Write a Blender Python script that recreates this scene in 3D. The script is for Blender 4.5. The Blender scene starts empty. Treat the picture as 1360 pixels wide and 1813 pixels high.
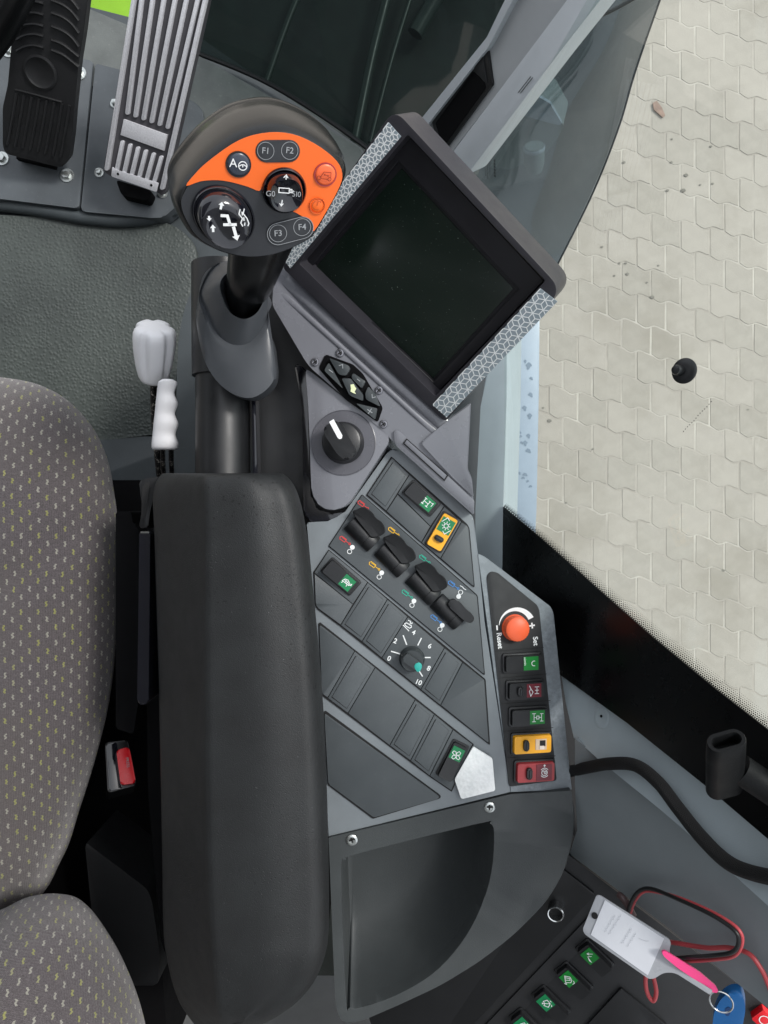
import bpy, bmesh, math, random
from mathutils import Vector, Matrix
random.seed(7)
R = math.radians
S = bpy.context.scene
COL = S.collection
# ------------------------------------------------------------------ camera, sky, sun, exposure
CZ = 3.75                      # camera height above the paving (a harvester cab)
FPX = 1370.0                   # focal length in photograph pixels (1360 x 1813)
cam = bpy.data.objects.new('camera', bpy.data.cameras.new('camera'))
COL.objects.link(cam)
cam.location = (0, 0, CZ)
cam.data.sensor_fit = 'VERTICAL'
cam.data.sensor_height = 24.0
cam.data.lens = 24.0 * FPX / 1813.0
cam.data.clip_start = 0.02
cam.data.clip_end = 400
S.camera = cam
SUN_EL, SUN_AZ = 48.0, 62.0    # elevation, azimuth clockwise from +Y (ahead)
W = bpy.data.worlds.new('World'); S.world = W; W.use_nodes = True
wn = W.node_tree.nodes; wl = W.node_tree.links
sky = wn.new('ShaderNodeTexSky'); sky.sky_type = 'NISHITA'; sky.sun_disc = False
sky.sun_elevation = R(SUN_EL); sky.sun_rotation = R(SUN_AZ)
sky.air_density = 1.0; sky.dust_density = 6.0; sky.ozone_density = 1.0
hsv = wn.new('ShaderNodeHueSaturation'); hsv.inputs['Saturation'].default_value = 0.30
wl.new(sky.outputs[0], hsv.inputs['Color'])
ovc = wn.new('ShaderNodeMix'); ovc.data_type = 'RGBA'; ovc.inputs[0].default_value = 0.75     # even overcast veil over the sky
wl.new(hsv.outputs[0], ovc.inputs[6]); ovc.inputs[7].default_value = (6.5, 6.85, 7.35, 1)
wl.new(ovc.outputs[2], wn['Background'].inputs[0])
wn['Background'].inputs[1].default_value = 0.12
sl = bpy.data.lights.new('sun', 'SUN'); sl.energy = 1.5; sl.angle = R(11); sl.color = (1, 0.97, 0.93)
so = bpy.data.objects.new('sun', sl); COL.objects.link(so)
sd = Vector((math.sin(R(SUN_AZ)) * math.cos(R(SUN_EL)), math.cos(R(SUN_AZ)) * math.cos(R(SUN_EL)), math.sin(R(SUN_EL))))
so.rotation_euler = sd.to_track_quat('Z', 'Y').to_euler(); so.location = sd * 20
S.view_settings.view_transform = 'Standard'; S.view_settings.look = 'None'
S.view_settings.gamma = 1.0; S.view_settings.use_curve_mapping = False
S.view_settings.exposure = 0.74
S.render.engine = 'CYCLES'
S.cycles.use_denoising = True
S.cycles.max_bounces = 7; S.cycles.transparent_max_bounces = 8
S.cycles.caustics_reflective = False; S.cycles.caustics_refractive = False
S.cycles.sample_clamp_indirect = 6

# ------------------------------------------------------------------ pixel -> world helpers
def P(u, v, d):                # photograph pixel at distance d below the camera plane
    return Vector(((u - 680) / FPX * d, (906.5 - v) / FPX * d, CZ - d))
def ray(u, v):
    return Vector(((u - 680) / FPX, (906.5 - v) / FPX, -1.0))
CO = Vector((0, 0, CZ))
class Plane:                   # plane through three pixel/distance points, or centre + normal
    def __init__(s, a, b=None, c=None, n=None):
        s.o = P(*a)
        s.n = ((P(*b) - s.o).cross(P(*c) - s.o) if n is None else Vector(n)).normalized()
        if s.n.dot(CO - s.o) < 0: s.n = -s.n
    def __call__(s, u, v, h=0.0):
        r = ray(u, v)
        return CO + r * ((s.o + s.n * h - CO).dot(s.n) / r.dot(s.n))
    def px(s, u, v):           # metres per photograph pixel there
        return (s(u + 3, v) - s(u - 3, v)).length / 12 + (s(u, v + 3) - s(u, v - 3)).length / 12
def flat(d): return Plane((680, 906, d), n=(0, 0, 1))
class Frame:                   # local frame on a plane: +x along image angle ang (deg, clockwise), +y to its left
    def __init__(s, pl, u, v, ang=0, h=0.0):
        s.o = pl(u, v, h); a = R(ang)
        s.ex = (pl(u + 4 * math.cos(a), v + 4 * math.sin(a), h) - s.o).normalized()
        s.n = pl.n; s.ey = s.n.cross(s.ex).normalized(); s.k = pl.px(u, v)
    def __call__(s, x, y, h=0.0):          # x, y in photograph pixels, h in metres
        return s.o + s.ex * (x * s.k) + s.ey * (y * s.k) + s.n * h

# ------------------------------------------------------------------ objects
WLOC = {}
def thing(name, label, cat, loc, group=None, kind=None):
    o = bpy.data.objects.new(name, None); COL.objects.link(o)
    o.location = loc; o.empty_display_size = 0.02
    o['label'] = label; o['category'] = cat
    if group: o['group'] = group
    WLOC[o.name] = Vector(loc)
    return o
def link(name, me, mat, parent=None, label=None, kind=None, smooth=35):
    vs = [v.co for v in me.vertices]
    c = Vector((0, 0, 0))
    if vs:
        lo = Vector([min(v[i] for v in vs) for i in range(3)]); hi = Vector([max(v[i] for v in vs) for i in range(3)])
        c = (lo + hi) / 2; c.z = lo.z
        me.transform(Matrix.Translation(-c))
    if smooth:
        me.shade_smooth(); me.set_sharp_from_angle(angle=R(smooth))
    me.materials.append(mat)
    o = bpy.data.objects.new(name, me); COL.objects.link(o)
    o.location = c - (WLOC[parent.name] if parent else Vector((0, 0, 0)))
    if parent: o.parent = parent
    WLOC[o.name] = c
    if label: o['label'] = label
    if kind: o['kind'] = kind
    return o
def tag(o, label, cat, group=None):
    o['label'] = label; o['category'] = cat
    if group: o['group'] = group
    return o
def frombm(name, bm, mat, parent=None, **k):
    bmesh.ops.recalc_face_normals(bm, faces=bm.faces)
    me = bpy.data.meshes.new(name); bm.to_mesh(me); bm.free()
    return link(name, me, mat, parent, **k)
def rnd(pts, rad, n=4):        # round the corners of a pixel polygon
    if not rad: return [tuple(p) for p in pts]
    out = []; N = len(pts)
    rads = rad if isinstance(rad, (list, tuple)) else [rad] * N
    for i in range(N):
        p = Vector(pts[i][:2]); a = Vector(pts[i - 1][:2]) - p; b = Vector(pts[(i + 1) % N][:2]) - p
        r = min(rads[i], a.length * 0.48, b.length * 0.48)
        if r < 0.3: out.append((p.x, p.y)); continue
        A = p + a.normalized() * r; B = p + b.normalized() * r
        for k in range(n + 1):
            t = k / n
            q = A * (1 - t) ** 2 + p * 2 * t * (1 - t) + B * t * t
            out.append((q.x, q.y))
    return out
def prism(top, n, h, bev=0.0, seg=2, taper=0.0):
    bm = bmesh.new()
    tv = [bm.verts.new(p) for p in top]
    c = sum((Vector(p) for p in top), Vector()) / len(top)
    bv = [bm.verts.new(Vector(p) - n * h + (Vector(p) - c) * taper) for p in top]
    f = bm.faces.new(tv); N = len(tv)
    for i in range(N): bm.faces.new((tv[i], bv[i], bv[(i + 1) % N], tv[(i + 1) % N]))
    bm.faces.new(bv[::-1])
    if bev > 0:
        bmesh.ops.bevel(bm, geom=list(f.edges), offset=bev, segments=seg, profile=0.6, affect='EDGES', clamp_overlap=True)
    return bm
def slab(name, pl, pts, top, bot, mat, parent=None, bev=0.0, rad=0, taper=0.0, seg=2, **k):
    pp = rnd(pts, rad)
    tp = [pl(u, v, top) for u, v in pp]
    return frombm(name, prism(tp, pl.n, top - bot, bev, seg, taper), mat, parent, **k)
def fslab(name, fr, pts, top, bot, mat, parent=None, bev=0.0, rad=0, taper=0.0, seg=2, **k):  # in frame pixels
    tp = [fr(x, y, top) for x, y in rnd(pts, rad)]
    return frombm(name, prism(tp, fr.n, top - bot, bev, seg, taper), mat, parent, **k)
def rect(l, w, cx=0, cy=0):
    return [(cx - l / 2, cy - w / 2), (cx + l / 2, cy - w / 2), (cx + l / 2, cy + w / 2), (cx - l / 2, cy + w / 2)]
def circ(r, n=24, cx=0, cy=0, a0=0, a1=360):
    full = abs(a1 - a0) >= 360
    return [(cx + r * math.cos(R(a0 + (a1 - a0) * i / (n if full else n - 1))), cy + r * math.sin(R(a0 + (a1 - a0) * i / (n if full else n - 1)))) for i in range(n)]
def lathe(name, o, n, prof, mat, parent=None, seg=40, flute=None, **k):   # prof = [(radius, height)] metres along n
    n = Vector(n).normalized(); ex = n.orthogonal().normalized(); ey = n.cross(ex)
    bm = bmesh.new(); rings = []
    for r, h in prof:
        if r <= 1e-6: rings.append([bm.verts.new(o + n * h)]); continue
        ring = []
        for i in range(seg):
            a = 2 * math.pi * i / seg; rr = r * (flute(a, h) if flute else 1)
            ring.append(bm.verts.new(o + n * h + (ex * math.cos(a) + ey * math.sin(a)) * rr))
        rings.append(ring)
    for a, b in zip(rings, rings[1:]):
        for i in range(seg):
            j = (i + 1) % seg
            if len(a) == 1 and len(b) == 1: continue
            if len(a) == 1: bm.faces.new((a[0], b[i], b[j]))
            elif len(b) == 1: bm.faces.new((a[i], a[j], b[0]))
            else: bm.faces.new((a[i], a[j], b[j], b[i]))
    return frombm(name, bm, mat, parent, **k)
def loft(name, rings, mat, parent=None, closed=True, caps=True, **k):
    bm = bmesh.new(); rr = [[bm.verts.new(p) for p in r] for r in rings]
    for a, b in zip(rr, rr[1:]):
        N = len(a)
        for i in range(N if closed else N - 1):
            j = (i + 1) % N
            bm.faces.new((a[i], a[j], b[j], b[i]))
    if caps and closed:
        bm.faces.new(rr[0][::-1]); bm.faces.new(rr[-1])
    return frombm(name, bm, mat, parent, **k)
def cat(pts, n=8):             # Catmull-Rom through points (any tuple length)
    pts = [Vector(p) for p in pts]; out = []
    for i in range(len(pts) - 1):
        p0 = pts[max(i - 1, 0)]; p1 = pts[i]; p2 = pts[i + 1]; p3 = pts[min(i + 2, len(pts) - 1)]
        for k in range(n):
            t = k / n
            out.append(0.5 * ((2 * p1) + (p2 - p0) * t + (2 * p0 - 5 * p1 + 4 * p2 - p3) * t * t + (3 * p1 - p0 - 3 * p2 + p3) * t ** 3))
    out.append(pts[-1]); return out
def catc(pts, n=6):            # closed version
    pts = [Vector(p) for p in pts]; out = []; N = len(pts)
    for i in range(N):
        p0, p1, p2, p3 = pts[i - 1], pts[i], pts[(i + 1) % N], pts[(i + 2) % N]
        for k in range(n):
            t = k / n
            out.append(0.5 * ((2 * p1) + (p2 - p0) * t + (2 * p0 - 5 * p1 + 4 * p2 - p3) * t * t + (3 * p1 - p0 - 3 * p2 + p3) * t ** 3))
    return out
def tube(name, pts, r, mat, parent=None, seg=12, n=8, closed=False, **k):
    path = catc(pts, n) if closed else cat(pts, n)
    rings = []; up = None; N = len(path)
    for i, p in enumerate(path):
        t = (path[(i + 1) % N] - path[i - 1]) if closed else (path[min(i + 1, N - 1)] - path[max(i - 1, 0)])
        t.normalize()
        up = (t.orthogonal() if up is None else (up - t * up.dot(t))).normalized()
        s = t.cross(up); rr = r(i / (N - 1)) if callable(r) else r
        rings.append([p + (up * math.cos(2 * math.pi * j / seg) + s * math.sin(2 * math.pi * j / seg)) * rr for j in range(seg)])
    if closed: rings.append(rings[0])
    return loft(name, rings, mat, parent, caps=not closed, **k)
def strokes(name, fr, lines, w, mat, parent=None, h=0.0003, **k):   # flat printed lines, in frame pixels
    bm = bmesh.new(); hw = w / 2
    for L in lines:
        pts = [Vector((x, y)) for x, y in L]; N = len(pts)
        if N < 2: continue
        cl = (pts[0] - pts[-1]).length < 1e-6
        if cl: pts = pts[:-1]; N -= 1
        a = []; b = []
        for i in range(N):
            p = pts[i]
            d0 = (p - pts[i - 1]) if (i > 0 or cl) else (pts[1] - p)
            d1 = (pts[(i + 1) % N] - p) if (i < N - 1 or cl) else (p - pts[i - 1])
            if d0.length < 1e-9: d0 = d1
            if d1.length < 1e-9: d1 = d0
            d0 = d0.normalized(); d1 = d1.normalized()
            m = Vector((-(d0.y + d1.y), d0.x + d1.x))
            if m.length < 1e-6: m = Vector((-d0.y, d0.x))
            m.normalize(); q = max(0.4, m.dot(Vector((-d0.y, d0.x)))); m *= hw / q
            e = Vector((0, 0))
            if not cl and i == 0: e = -d1 * hw * 0.6
            if not cl and i == N - 1: e = d0 * hw * 0.6
            a.append(bm.verts.new(fr(*(p + m + e), h))); b.append(bm.verts.new(fr(*(p - m + e), h)))
        for i in range(N if cl else N - 1):
            j = (i + 1) % N
            bm.faces.new((a[i], b[i], b[j], a[j]))
    me = bpy.data.meshes.new(name); bm.to_mesh(me); bm.free()
    return link(name, me, mat, parent, smooth=0, **k)
def fills(name, fr, polys, mat, parent=None, h=0.0003, **k):
    bm = bmesh.new()
    for pl_ in polys: bm.faces.new([bm.verts.new(fr(x, y, h)) for x, y in pl_])
    me = bpy.data.meshes.new(name); bm.to_mesh(me); bm.free()
    return link(name, me, mat, parent, smooth=0, **k)
def text(name, s, fr, size, mat, parent=None, h=0.0003, bold=0.0, **k):   # centred on the frame, size = cap height px
    cu = bpy.data.curves.new(name, 'FONT'); cu.body = s; cu.size = 1.0; cu.align_x = 'CENTER'; cu.align_y = 'CENTER'
    cu.offset = bold; cu.resolution_u = 4
    o = bpy.data.objects.new('tmp', cu); COL.objects.link(o)
    bpy.context.view_layer.update()
    me = bpy.data.meshes.new_from_object(o.evaluated_get(bpy.context.evaluated_depsgraph_get()))
    bpy.data.objects.remove(o); bpy.data.curves.remove(cu)
    g = size / 0.70
    for v in me.vertices: v.co = fr(v.co.x * g, v.co.y * g, h)
    me.name = name; me.materials.clear()
    return link(name, me, mat, parent, smooth=0, **k)

# ------------------------------------------------------------------ materials
def lin(c):
    if isinstance(c, str): c = tuple(int(c[i:i + 2], 16) / 255 for i in (0, 2, 4))
    return tuple((x / 12.92 if x <= 0.04045 else ((x + 0.055) / 1.055) ** 2.4) for x in c) + (1,)
class NT:
    def __init__(s, name):
        s.m = bpy.data.materials.new(name); s.m.use_nodes = True
        s.t = s.m.node_tree; s.n = s.t.nodes; s.b = s.n['Principled BSDF']
        s.co = s.n.new('ShaderNodeTexCoord')
    def new(s, ty, ins={}, **at):
        x = s.n.new(ty)
        for k, v in at.items(): setattr(x, k, v)
        for k, v in ins.items():
            if hasattr(v, 'is_output'): s.t.links.new(v, x.inputs[k])
            else: x.inputs[k].default_value = v
        return x
    def math(s, op, a, b=None, c=None):
        d = {0: a}
        if b is not None: d[1] = b
        if c is not None: d[2] = c
        return s.new('ShaderNodeMath', d, operation=op).outputs[0]
    def noise(s, scale, det=3, rough=0.55, vec=None):
        return s.new('ShaderNodeTexNoise', {'Vector': vec or s.co.outputs['Object'], 'Scale': scale, 'Detail': det, 'Roughness': rough}).outputs[0]
    def ramp(s, fac, lo, hi, a=0.0, b=1.0):
        return s.new('ShaderNodeMapRange', {0: fac, 1: lo, 2: hi, 3: a, 4: b}).outputs[0]
    def mix(s, fac, a, b):
        x = s.n.new('ShaderNodeMix'); x.data_type = 'RGBA'
        for i, v in ((0, fac), (6, a), (7, b)):
            if hasattr(v, 'is_output'): s.t.links.new(v, x.inputs[i])
            else: x.inputs[i].default_value = v
        return x.outputs[2]
    def set(s, **k):
        for key, v in k.items():
            i = s.b.inputs[key.replace('_', ' ')]
            if hasattr(v, 'is_output'): s.t.links.new(v, i)
            else: i.default_value = v
        return s
    def bump(s, h, strength=0.3, dist=0.001, prev=None):
        d = {'Height': h, 'Strength': strength, 'Distance': dist}
        if prev: d['Normal'] = prev
        x = s.new('ShaderNodeBump', d)
        s.t.links.new(x.outputs[0], s.b.inputs['Normal']); return x.outputs[0]
def plastic(name, col, rough=0.5, grain=0.25, gscale=1500, vary=0.15, spec=0.5, coat=0.0, dust=0.0, metal=0.0, scratch=0.0):
    t = NT(name); c = lin(col)
    n = t.noise(28, 4)
    dk = tuple(x * (1 - vary) for x in c[:3]) + (1,); lt = tuple(min(1, x * (1 + vary)) for x in c[:3]) + (1,)
    colr = t.mix(t.ramp(n, 0.3, 0.7), dk, lt)
    if dust:
        dn = t.noise(220, 5, 0.75); m = t.ramp(dn, 0.60, 0.80)
        colr = t.mix(t.math('MULTIPLY', m, dust), colr, lin('a8a9a6'))
    t.set(Base_Color=colr, Metallic=metal, Specular_IOR_Level=spec, Coat_Weight=coat, Coat_Roughness=0.08)
    rn = t.math('ADD', t.math('MULTIPLY', t.noise(55, 5, 0.65), 0.6), t.math('MULTIPLY', t.noise(16, 4, 0.7), 0.4))   # fine texture and hand smudges
    t.set(Roughness=t.ramp(rn, 0.36, 0.64, max(0.02, rough - 0.08), min(1, rough + 0.07)))
    if grain: t.bump(t.noise(gscale, 2, 0.5), grain, 0.0004)
    return t.m
M = {}
M['console'] = plastic('console_grey', '777d81', 0.36, 0.25, 1600, 0.08, dust=0.10)
M['panel'] = plastic('panel_dark_grey', '4b5053', 0.45, 0.3, 2200, 0.06, dust=0.06)
M['module'] = plastic('module_grey', '4f5457', 0.43, 0.3, 2200, 0.06, dust=0.06)
M['gap'] = plastic('gap_black', '0a0a0b', 0.7, 0, vary=0.05)
M['black'] = plastic('black_plastic', '17181a', 0.38, 0.2, 1800, 0.1, dust=0.03)
M['blackm'] = plastic('matte_black', '1c1d1f', 0.6, 0.3, 1500, 0.1, dust=0.04)
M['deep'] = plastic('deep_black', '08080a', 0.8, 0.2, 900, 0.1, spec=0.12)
M['arm'] = plastic('armrest_foam', '2c2e30', 0.52, 0.35, 900, 0.08, dust=0.05)
M['fascia'] = plastic('gloss_fascia', '6e6f75', 0.26, 0.04, 900, 0.03, spec=0.5, coat=0.3, dust=0.012)
M['bezel'] = plastic('monitor_bezel', '2f2e33', 0.40, 0.15, 1800, 0.06, dust=0.05)
M['bezel_in'] = plastic('monitor_recess', '151419', 0.45, 0.1, 1800, 0.06, dust=0.03)
M['tray'] = plastic('tray_grey', '3b3f40', 0.55, 0.5, 1400, 0.08, dust=0.05)
M['trim'] = plastic('trim_grey', '9faaaf', 0.45, 0.3, 1300, 0.05, dust=0.05)
M['pillar'] = plastic('pillar_grey', '8f9294', 0.5, 0.3, 1300, 0.04)
M['base'] = plastic('pedestal_grey', '3d4346', 0.5, 0.3, 900, 0.1, dust=0.12)
M['head'] = plastic('lever_black', '0e0f10', 0.28, 0.1, 1500, 0.03, spec=0.4)
def m_plain(name, col, rough, spec):
    t = NT(name); t.set(Base_Color=lin(col), Roughness=rough, Specular_IOR_Level=spec); t.bump(t.noise(1500, 2), 0.06, 0.0003); return t.m
M['head'] = m_plain('lever_black_gloss', '0d0e0f', 0.27, 0.42)
M['face'] = plastic('lever_face', '2a2c30', 0.45, 0.15, 2000, 0.05)
M['orange'] = plastic('orange_print', 'f0691d', 0.45, 0.1, 2000, 0.03)
M['orange_b'] = plastic('orange_button', 'f06a3a', 0.4, 0.1, 2000, 0.03)
M['knob_o'] = plastic('orange_knob', 'f0643a', 0.45, 0.2, 1500, 0.05)
M['gloss'] = plastic('gloss_button', '14151c', 0.12, 0, vary=0.05, coat=0.6)
M['yellow'] = plastic('yellow_plastic', 'f2ac1c', 0.4, 0.1, 1500, 0.04, dust=0.04)
M['red'] = plastic('red_plastic', 'a03438', 0.4, 0.1, 1500, 0.05, dust=0.04)
M['maroon'] = plastic('maroon_plate', '6e1424', 0.35, 0, vary=0.04)
M['green'] = plastic('green_plate', '0f7a48', 0.35, 0, vary=0.05)
M['green2'] = plastic('green_plate_bright', '0a7d2c', 0.35, 0, vary=0.05)
M['white'] = plastic('white_print', 'e8eaea', 0.5, 0, vary=0.02)
M['greyp'] = plastic('grey_print', '9a9da0', 0.5, 0, vary=0.02)
M['faint'] = plastic('faint_print', 'a9adb4', 0.6, 0, vary=0.02)
M['pr_red'] = plastic('red_print', 'd0413f', 0.5, 0, vary=0.02)
M['pr_yel'] = plastic('yellow_print', 'e8b42c', 0.5, 0, vary=0.02)
M['pr_teal'] = plastic('teal_print', '2fae93', 0.5, 0, vary=0.02)
M['pr_blue'] = plastic('blue_print', '4a86c8', 0.5, 0, vary=0.02)
M['teal'] = plastic('teal_pointer', '2fa79c', 0.35, 0, vary=0.03)
M['dial'] = plastic('dial_grey', '33383a', 0.35, 0.1, 1500, 0.05)
M['beige'] = plastic('beige_socket', 'd8c0a4', 0.5, 0, vary=0.05)
M['lever'] = plastic('white_grip', 'e8e8eb', 0.38, 0.08, 900, 0.03)
M['rub'] = plastic('pedal_rubber', '17181a', 0.55, 0.5, 700, 0.15, dust=0.03)
M['plate'] = plastic('floor_plate', '4b5054', 0.42, 0.2, 900, 0.12, dust=0.18)
M['bolt'] = plastic('zinc_bolt', 'c6cac8', 0.32, 0.2, 900, 0.15, metal=0.9)
M['steel'] = plastic('steel', 'd0d2d2', 0.25, 0.1, 900, 0.1, metal=1.0)
M['redbtn'] = plastic('buckle_red', 'd9111f', 0.3, 0.1, 900, 0.05)
M['bluekey'] = plastic('blue_key', '1d6fb4', 0.35, 0.15, 700, 0.06)
M['pink'] = plastic('pink_strap', 'ee3f84', 0.4, 0.1, 900, 0.05)
M['tagw'] = plastic('tag_white', 'd3d6dc', 0.45, 0.05, 600, 0.03)
M['tagt'] = plastic('tag_clear', 'a6a9ae', 0.3, 0.05, 600, 0.03)
M['wire_r'] = plastic('red_wire', 'b3454a', 0.45, 0.1, 900, 0.1)
M['wire_b'] = plastic('black_wire', '161617', 0.4, 0.1, 900, 0.1)
M['ledge'] = plastic('ledge_paint', '98a5b4', 0.35, 0.05, 600, 0.04)
M['deck'] = plastic('deck_dark_green', '18221f', 0.5, 0.2, 300, 0.4)
M['body_green'] = plastic('machine_green', '76a312', 0.35, 0.05, 300, 0.05)
M['lamp'] = plastic('bracket_grey', 'b4c0c8', 0.35, 0.1, 600, 0.06)
M['lampd'] = plastic('peg_grey', '87928e', 0.5, 0.1, 600, 0.06)
M['leaf'] = plastic('dry_leaf', '8a7468', 0.8, 0.3, 300, 0.3)
M['cream'] = plastic('worn_cream', 'dfe6b8', 0.5, 0, vary=0.05)
M['roofm'] = plastic('headliner', '8c8e8f', 0.9, 0.3, 500, 0.05)
M['socket'] = plastic('socket_dark', '060607', 0.6, 0)

def m_screen():
    t = NT('screen_glass')
    d = t.noise(900, 2, 0.5); sp = t.ramp(d, 0.735, 0.76)
    t.set(Base_Color=t.mix(sp, lin('15201a'), lin('8d928e')), Roughness=t.ramp(t.noise(12, 4), 0.3, 0.7, 0.16, 0.3), Specular_IOR_Level=0.45)
    return t.m
M['screen'] = m_screen()
def m_glass(name, tint=(0.93, 0.96, 0.95, 1), ior=1.45, rough=0.01, sky_haze=0.0):
    t = NT(name); t.n.remove(t.b)
    tr = t.new('ShaderNodeBsdfTransparent', {0: tint}); gl = t.new('ShaderNodeBsdfGlossy', {'Roughness': rough})
    ge = t.new('ShaderNodeNewGeometry')
    fr = t.new('ShaderNodeFresnel', {'IOR': t.ramp(ge.outputs['Backfacing'], 0.0, 1.0, ior, 1 / ior)})   # same thin pane from both sides
    mx = t.new('ShaderNodeMixShader', {0: fr.outputs[0], 1: tr.outputs[0], 2: gl.outputs[0]})
    out = mx.outputs[0]
    if sky_haze:                     # thin film of bluish colour imitating sky reflection on the pane
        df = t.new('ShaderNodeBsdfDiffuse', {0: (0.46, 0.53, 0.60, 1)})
        fm = t.math('MULTIPLY', t.ramp(t.noise(3.0, 4, 0.6), 0.3, 0.7, 0.55, 1.25), sky_haze)
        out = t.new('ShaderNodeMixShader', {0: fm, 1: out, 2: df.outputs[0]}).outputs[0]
    t.t.links.new(out, t.n['Material Output'].inputs[0])
    return t.m
M['glass'] = m_glass('window_glass', ior=1.25)
M['tint'] = m_glass('tinted_glass', (0.13, 0.17, 0.16, 1), rough=0.04, sky_haze=0.02)
M['frit'] = plastic('frit_black', '060607', 0.3, 0, vary=0.02, spec=0.2)
def m_fabric():
    t = NT('seat_fabric')
    ge = t.new('ShaderNodeNewGeometry')
    wob = t.new('ShaderNodeTexNoise', {'Vector': t.co.outputs['Object'], 'Scale': 22.0, 'Detail': 2.0})
    off = t.new('ShaderNodeVectorMath', {0: wob.outputs['Color'], 1: (0.006, 0.006, 0)}, operation='MULTIPLY')
    uvm = t.new('ShaderNodeUVMap')
    vec = t.new('ShaderNodeVectorMath', {0: uvm.outputs[0], 1: off.outputs[0]}, operation='ADD')
    sp = t.new('ShaderNodeSeparateXYZ', {0: vec.outputs[0]}); x, y = sp.outputs[0], sp.outputs[1]
    cw, ch = 0.0158, 0.0078
    yr = t.math('DIVIDE', y, ch); row = t.math('FLOOR', yr)
    xr = t.math('ADD', t.math('DIVIDE', x, cw), t.math('MULTIPLY', t.math('MODULO', t.math('ABSOLUTE', row), 2.0), 0.5))
    colm = t.math('FLOOR', xr)
    fy = t.math('ABSOLUTE', t.math('SUBTRACT', t.math('FRACT', yr), 0.5))
    wv = t.math('MULTIPLY', t.math('SINE', t.math('MULTIPLY', yr, 14.0)), 0.03)
    fx = t.math('ABSOLUTE', t.math('ADD', t.math('SUBTRACT', t.math('FRACT', xr), 0.5), wv))
    ed = t.math('MULTIPLY', t.noise(900, 2), 0.10)
    mask = t.math('MULTIPLY', t.math('LESS_THAN', t.math('ADD', fx, ed), 0.11), t.math('LESS_THAN', t.math('ADD', fy, ed), 0.40))
    cell = t.new('ShaderNodeCombineXYZ', {0: colm, 1: row})
    wn_ = t.new('ShaderNodeTexWhiteNoise', {0: cell.outputs[0]}, noise_dimensions='2D')
    dash = t.new('ShaderNodeValToRGB', {0: wn_.outputs['Value']})
    e = dash.color_ramp.elements; e[0].color = lin('c4c3b4'); e[0].position = 0.0; e[1].color = lin('b9bb62'); e[1].position = 1.0
    e2 = dash.color_ramp.elements.new(0.45); e2.color = lin('c0bfae'); e3 = dash.color_ramp.elements.new(0.6); e3.color = lin('adb04a')
    kn = t.math('SINE', t.math('MULTIPLY', y, 2 * math.pi / 0.0013)); kx = t.math('SINE', t.math('MULTIPLY', x, 2 * math.pi / 0.0016))
    knit = t.math('ADD', t.math('MULTIPLY', kn, 0.5), t.math('MULTIPLY', kx, 0.25))
    fine = t.noise(700, 3, 0.7); cloud = t.noise(9, 3)
    base = t.mix(t.ramp(fine, 0.3, 0.7), lin('413c3e'), lin('676164'))
    base = t.mix(t.ramp(cloud, 0.35, 0.65, 0, 0.35), base, lin('5f5954'))
    base = t.mix(t.ramp(kn, -1, 1, 0, 0.35), base, lin('3c393a'))
    t.set(Base_Color=t.mix(t.math('MULTIPLY', mask, 0.40), base, dash.outputs[0]), Roughness=0.95, Specular_IOR_Level=0.15, Sheen_Weight=0.35, Sheen_Roughness=0.5)
    h = t.math('ADD', t.math('ADD', knit, t.math('MULTIPLY', fine, 1.5)), t.math('MULTIPLY', mask, 1.2))
    t.bump(h, 0.6, 0.0008)
    return t.m
M['fabric'] = m_fabric()
def m_mat():
    t = NT('rubber_mat')
    wob = t.new('ShaderNodeTexNoise', {'Vector': t.co.outputs['Object'], 'Scale': 60.0, 'Detail': 1.0})
    off = t.new('ShaderNodeVectorMath', {0: wob.outputs['Color'], 1: (0.004, 0.004, 0.0)}, operation='MULTIPLY')
    vec = t.new('ShaderNodeVectorMath', {0: t.co.outputs['Object'], 1: off.outputs[0]}, operation='ADD')
    vo = t.new('ShaderNodeTexVoronoi', {'Vector': vec.outputs[0], 'Scale': 200.0, 'Randomness': 0.9}, feature='F1')
    d = vo.outputs['Distance']; top = t.ramp(d, 0.15, 0.62, 1.0, 0.0)
    dirt = t.noise(7, 4)
    base = t.mix(t.ramp(dirt, 0.35, 0.65), lin('3b403e'), lin('484e4b'))
    t.set(Base_Color=base, Roughness=0.5, Specular_IOR_Level=0.45)
    t.bump(top, 0.55, 0.0011)
    return t.m
M['mat'] = m_mat()
def m_alu():
    t = NT('brushed_aluminium')
    st = t.new('ShaderNodeMapping', {0: t.co.outputs['Object'], 'Scale': (900, 40, 900)})
    n = t.new('ShaderNodeTexNoise', {0: st.outputs[0], 'Scale': 1.0, 'Detail': 3.0}).outputs[0]
    t.set(Base_Color=t.mix(t.ramp(n, 0.3, 0.7), lin('c6c6cb'), lin('dedee2')), Metallic=0.35, Roughness=t.ramp(n, 0.3, 0.7, 0.38, 0.5))
    t.bump(n, 0.08, 0.0002); return t.m
M['alu'] = m_alu()
M['alud'] = plastic('pedal_groove', '3e3d41', 0.5, 0.2, 900, 0.06)
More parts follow.
